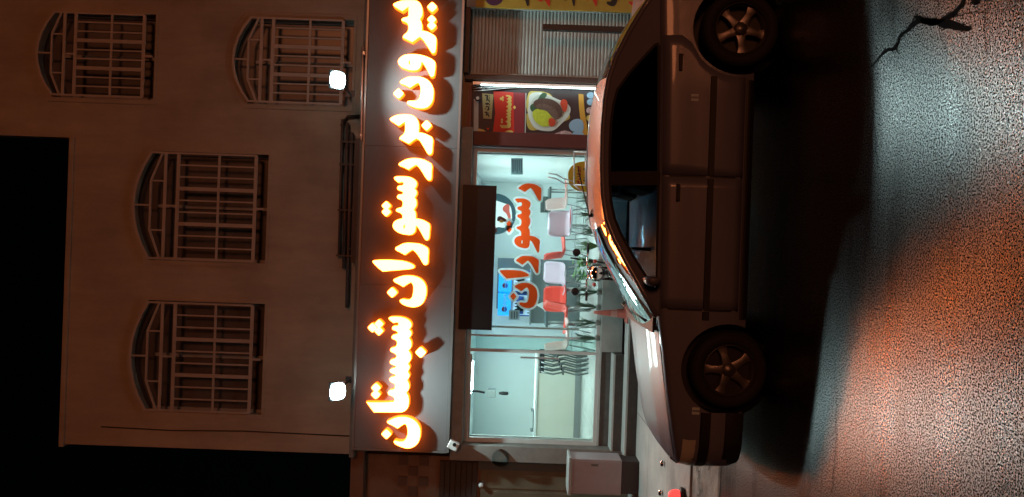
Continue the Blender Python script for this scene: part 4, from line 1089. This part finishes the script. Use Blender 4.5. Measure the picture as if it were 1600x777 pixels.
# bumpers: plan curve swept with a banded profile
def bumper(plan, profile, nm, m):
    pts = smooth_poly([(p[0],p[1]) for p in plan]+[], 1)
    full = [(x,-y) for x,y in plan] + [(x,y) for x,y in reversed(plan[:-1])]
    nrm = []
    for i in range(len(full)):
        a, b = full[max(i-1,0)], full[min(i+1,len(full)-1)]
        t = Vector((b[0]-a[0], b[1]-a[1])).normalized(); nrm.append((-t.y, t.x))
    sgn = -1 if plan[-1][0] < 0 else 1
    rows = []
    for z,o in profile:
        rows.append([(XF+p[0]+abs(o)*0 + o*(n_[0] if (n_[0]*sgn) >= -0.01 else -n_[0]), YC+p[1]+o*math.copysign(abs(n_[1]),p[1]), z) for p,n_ in zip(full,nrm)])
    return MB().grid(rows).build(nm, m, car, auto=50)
PF = [(-.335,.825),(-.45,.818),(-.56,.805),(-.65,.782),(-.72,.74),(-.77,.68),(-.80,.60),(-.825,.45),(-.842,.25),(-.848,0)]
bumper(PF,[(.16,-.05),(.17,-.012),(.20,.0),(.31,.004),(.315,.0)],'bumper_valance',TRIM)
bumper(PF,[(.316,.0),(.318,.008),(.36,.014),(.42,.014),(.432,.008)],'bumper',PAINT)
bumper(PF,[(.433,.006),(.436,.022),(.505,.022),(.512,.004)],'bumper_strip',TRIM)
PR = [(3.02,.825),(3.2,.81),(3.35,.79),(3.47,.75),(3.55,.69),(3.60,.6),(3.63,.45),(3.645,.2),(3.65,0)]
bumper(PR,[(.22,-.05),(.23,-.01),(.30,.004),(.42,.01),(.52,.012),(.53,0)],'rear_bumper',PAINT)
# front lamps, grille, rear lamps
hl = mat('lamp_clear',(.55,.58,.58),.08,coat=1.0)
for s in (-1,1):
    pl = [(-.55,.792),(-.64,.768),(-.70,.742),(-.745,.705),(-.775,.66),(-.80,.58),(-.812,.48),(-.82,.36)]
    def zt_(i): return .655-.0*i if i > 1 else .635+.01*i
    rows = [[(XF+p[0]-o*.7, YC+s*(p[1]+o*.5), z) for i,p in enumerate(pl)] for z,o in ((.535,.012),(.545,.02),(.60,.022),(.64,.012))]
    MB().grid(rows).build('headlight', hl, car, auto=50)
    rows = [[(XF+x, YC+s*y, z) for x,y in ((3.46,.765),(3.55,.70),(3.605,.60),(3.615,.42))] for z in (.60,.84)]
    MB().grid(rows).build('tail_light', mat('tail_red',(.30,.01,.008),.2,coat=1), car, smooth=True)
MB().box(XF-.845,XF-.80,YC-.33,YC+.33,.535,.635).build('grille', TRIM, car, bevel=.01)
for k in range(4): MB().box(XF-.852,XF-.8455,YC-.32,YC+.32,.545+.024*k,.553+.024*k).build('grille_bar', PAINT, car)
# bonnet panel, a few millimetres proud
rows = []
for i in range(15):
    x = -.735+i*(.36+.735)/14; w = lerp(WID,x)*.88; zt = lerp(ZTOP,x)
    sec = section(x)
    tab = sorted([(y,z) for y,z in sec[11:]])
    rows.append([(XF+x, YC+u*w, lerp(tab,abs(u*w))+.006 + (.006 if .35<abs(u)<.55 else 0)) for u in (-1,-.98,-.8,-.6,-.5,-.4,-.2,0,.2,.4,.5,.6,.8,.98,1)])
bn = MB().grid(rows).build('bonnet', PAINT, car, smooth=True)
rows = []
for i in range(8):
    x = 3.0+i*(3.52-3.0)/7; w = lerp(WID,x)*.86; tab = sorted([(y,z) for y,z in section(x)[11:]])
    rows.append([(XF+x, YC+u*w, lerp(tab,abs(u*w))+.006) for u in (-1,-.6,-.3,0,.3,.6,1)])
MB().grid(rows).build('boot_lid', PAINT, car, smooth=True)

# greenhouse
def gy(z): return .792-(z-.87)*.48
EDGE = [(.40,.872),(.60,.985),(.81,1.105),(1.0,1.205),(1.16,1.272),(1.35,1.305),(1.6,1.322),(1.9,1.326),(2.15,1.316),(2.32,1.292),(2.48,1.245),(2.68,1.150),(2.85,1.055),(3.02,.945)]
H1 = [(.60,.885),(.66,.940),(.86,1.068),(1.04,1.168),(1.17,1.222),(1.30,1.252),(1.455,1.268),(1.455,.893)]
H2 = [(1.535,.896),(1.535,1.272),(1.75,1.278),(1.95,1.275),(2.10,1.262),(2.22,1.235),(2.36,1.14),(2.56,.965),(2.57,.938),(2.54,.925)]
outl = [(.42,.862),(1.5,.875),(2.4,.90),(3.02,.93)] + list(reversed(EDGE))
for s in (-1,1):
    m_ = MB(); m_.prism(outl, 0, .02, [H1, H2])
    m_.v = [(XF+x, YC+s*(gy(z)-y), z) for x,y,z in m_.v]
    m_.build('pillar_panel', PAINT, car, fix=True)
    # black window seals: thin frames
    for H in (H1,H2):
        m_ = MB(); m_.prism(offset_poly(H,.004), -.004, .004, [offset_poly(H,-.016)])
        m_.v = [(XF+x, YC+s*(gy(z)-y), z) for x,y,z in m_.v]; m_.build('window_seal', TRIM, car, fix=True)
    m_ = MB(); m_.prism([(1.45,.888),(1.54,.888),(1.54,1.275),(1.45,1.271)], -.006, -.001); m_.v = [(XF+x, YC+s*(gy(z)-y), z) for x,y,z in m_.v]
    m_.build('centre_pillar', TRIM, car, fix=True)
    for H,gm in ((H1,glass('tint_front',(.60,.70,.76))),(H2,glass('tint_rear',(.06,.06,.065)))):
        m_ = MB(); m_.prism(offset_poly(H,.002), .006, .010); m_.v = [(XF+x, YC+s*(gy(z)-y), z) for x,y,z in m_.v]; m_.build('side_window', gm, car, fix=True)
    # painted rail over the seam: pillar, roof gutter, rear pillar
    MB().tube([(XF+x, YC+s*(gy(z)-.012), z) for x,z in EDGE],.026,10).build('roof_rail', PAINT, car, smooth=True)
    MB().tube([(XF+x, YC+s*(gy(z)+.004), z-.027) for x,z in EDGE[4:10]],.007,6).build('gutter_strip', TRIM, car, smooth=True)
def cen(i): # centre line partner of an edge point
    x,z = EDGE[i]; d = [(-.13,.012),(-.12,.02),(-.11,.028),(-.10,.035),(-.07,.042),(-.02,.045),(0,.045),(0,.045),(.02,.045),(.05,.044),(.07,.042),(.08,.035),(.08,.03),(.07,.02)][i]
    return x+d[0], z+d[1]
def lat(i,n=12,inset=.012):
    x,z = EDGE[i]; xc,zc = cen(i); y = gy(z)-inset; r_ = []
    for k in range(n+1):
        u = -1+2*k/n; f = 1-abs(u)**2.4
        r_.append((XF+x+(xc-x)*f, YC+u*y, z+.012+(zc-z-.012)*f))
    return r_
MB().grid([lat(i) for i in range(4,10)]).build('roof', PAINT, car, smooth=True)
wsg = glass('windscreen_glass',(.52,.60,.62))
MB().grid([lat(i,12,.03) for i in range(0,5)]).build('windscreen', wsg, car, smooth=True)
MB().grid([lat(i,12,.03) for i in range(9,14)]).build('rear_window', glass('tint_rear',(.06,.06,.065)), car, smooth=True)
# cowl, wipers
MB().box(XF+.26,XF+.42,YC-.70,YC+.70,.875,.892).build('cowl', TRIM, car, bevel=.006)
for y0 in (-.45,.12):
    MB().tube([(XF+.33,YC+y0,.905),(XF+.36,YC+y0+.25,.935),(XF+.40,YC+y0+.48,.955)],.008,6).build('wiper', TRIM, car, smooth=True)
# aerial
ax,az = W(931,372,YC); bx_,bz_ = W(916,320,YC)
MB().tube([(XF+1.27,YC-.02,1.34),(XF+1.20,YC-.02,1.36),(XF+1.62,YC-.02,1.475)],.006,6).build('aerial', TRIM, car, smooth=True)
MB().lathe([(.02,0),(.016,.02),(0,.025)],(XF+1.22,YC-.02,1.335),'z',10).build('aerial_base', TRIM, car, smooth=True)
# door mirrors
for s in (-1,1):
    c = (XF+.70, YC+s*.90, .945)
    m_ = MB(); n1, n2 = 10, 12; rows = []
    for i in range(n1+1):
        a = -math.pi/2+math.pi*i/n1
        rows.append([(c[0]+.06*math.cos(a)*math.cos(b_)*(1 if math.cos(b_)<0 else .35), c[1]+.095*math.cos(a)*math.sin(b_), c[2]+.068*math.sin(a)) for b_ in [2*math.pi*j/n2 for j in range(n2+1)]])
    o = m_.grid(rows).build('mirror', PAINT, car, smooth=True, fix=True)
    g_ = MB().lathe([(0,.002),(.05,.0)],(c[0]+.024,c[1],c[2]),'x',16).build('mirror_glass', chrome); g_.parent = o
    a_ = MB().tube([(XF+.66,YC+s*.775,.90),(c[0]-.01,YC+s*.85,.925)],.025,8).build('mirror_arm', TRIM, smooth=True); a_.parent = o
# underside, wheel housings, cabin
MB().box(XF-.55,XF+3.3,YC-.58,YC+.58,.19,.30).build('floor_pan', TRIM, car)
for wx in (0,2.686):
    for s in (-1,1):
        MB().lathe([(.02,0),(.375,0),(.375,s*.19)],(XF+wx,YC+s*.59,.315),'y',32).build('wheel_housing', TRIM, car, fix=True)
M_cab_in = mat('cabin_fabric',(.02,.02,.022),.9)
def seat(x,y,w):
    o = MB().box(XF+x-.25,XF+x+.25,YC+y-w/2,YC+y+w/2,.38,.56).build('seat', M_cab_in, car, bevel=.04)
    b_ = MB().obox((XF+x+.28,YC+y,.80),(.12,w,.56),Matrix.Rotation(R(12),3,'Y')).build('seat_back', M_cab_in, bevel=.04); b_.parent = o
    return o
for y in (-.36,.36):
    o = seat(1.15,y,.48)
    h_ = MB().obox((XF+1.50,YC+y,1.13),(.09,.24,.15),Matrix.Rotation(R(12),3,'Y')).build('headrest', M_cab_in, bevel=.03); h_.parent = o
seat(2.05,0,1.25)
MB().box(XF+.42,XF+.80,YC-.70,YC+.70,.60,.875).build('dashboard', M_cab_in, car, bevel=.05)
MB().lathe([(.175,-.014),(.19,0),(.175,.014),(.16,0)],(XF+.93,YC-.36,.86),'x',28,close=True).build('steering_wheel', M_black, car, smooth=True)
MB().box(XF+2.3,XF+2.95,YC-.62,YC+.62,.80,.91).build('parcel_shelf', M_cab_in, car)
MB().box(XF+1.0,XF+1.08,YC-.12,YC+.12,1.20,1.26).build('interior_mirror', M_black, car, bevel=.015)
# wheels
TYRE = mat('tyre',(.012,.012,.012),.8,bump=.3,bscale=60); ALLOY = mat('alloy',(.20,.19,.20),.38,metal=.75,var=.1,dirt=(.08,.07,.06),dscale=8,damt=.6)
for wx in (0,2.686):
    for s in (-1,1):
        yc = YC+s*.755; c = (XF+wx, yc, .302); q = s
        w_ = MB().lathe([(.20,-.085),(.26,-.092),(.288,-.08),(.301,-.05),(.302,0),(.301,.05),(.288,.08),(.26,.092),(.20,.085)],c,'y',40,close=True).build('wheel', TYRE, car, smooth=True)
        rm = MB().lathe([(.198,q*.088),(.208,q*.083),(.205,q*.07),(.188,q*.06),(.18,q*-.02),(.19,-q*.06)],c,'y',40).build('rim', ALLOY, smooth=True, fix=True); rm.parent = w_
        bk = MB().lathe([(0,q*-.005),(.185,q*-.005)],c,'y',32).build('brake_disc', mat('brake_dark',(.03,.028,.027),.5,metal=.5)); bk.parent = w_
        sp_ = MB()
        for k in range(5):
            a = k*2*math.pi/5 + (.3 if wx == 0 else .75)
            ca, sa = math.cos(a), math.sin(a); rows = []
            for rr,hw,yy in ((.03,.040,.062),(.08,.030,.066),(.13,.026,.062),(.175,.036,.055),(.20,.05,.058)):
                row = []
                for u,dy in ((-1.2,-.03),(-1,-.004),(0,.004),(1,-.004),(1.2,-.03)):
                    px, pz = rr*ca - u*hw*sa, rr*sa + u*hw*ca
                    row.append((c[0]+px, c[1]+q*(yy+dy), c[2]+pz))
                rows.append(row)
            s1 = MB().grid(rows).build('spoke', ALLOY, auto=40); s1.parent = w_
        hb = MB().lathe([(0,q*.078),(.022,q*.077),(.03,q*.07),(.055,q*.066),(.06,q*.03)],c,'y',20).build('hub', ALLOY, smooth=True, fix=True); hb.parent = w_
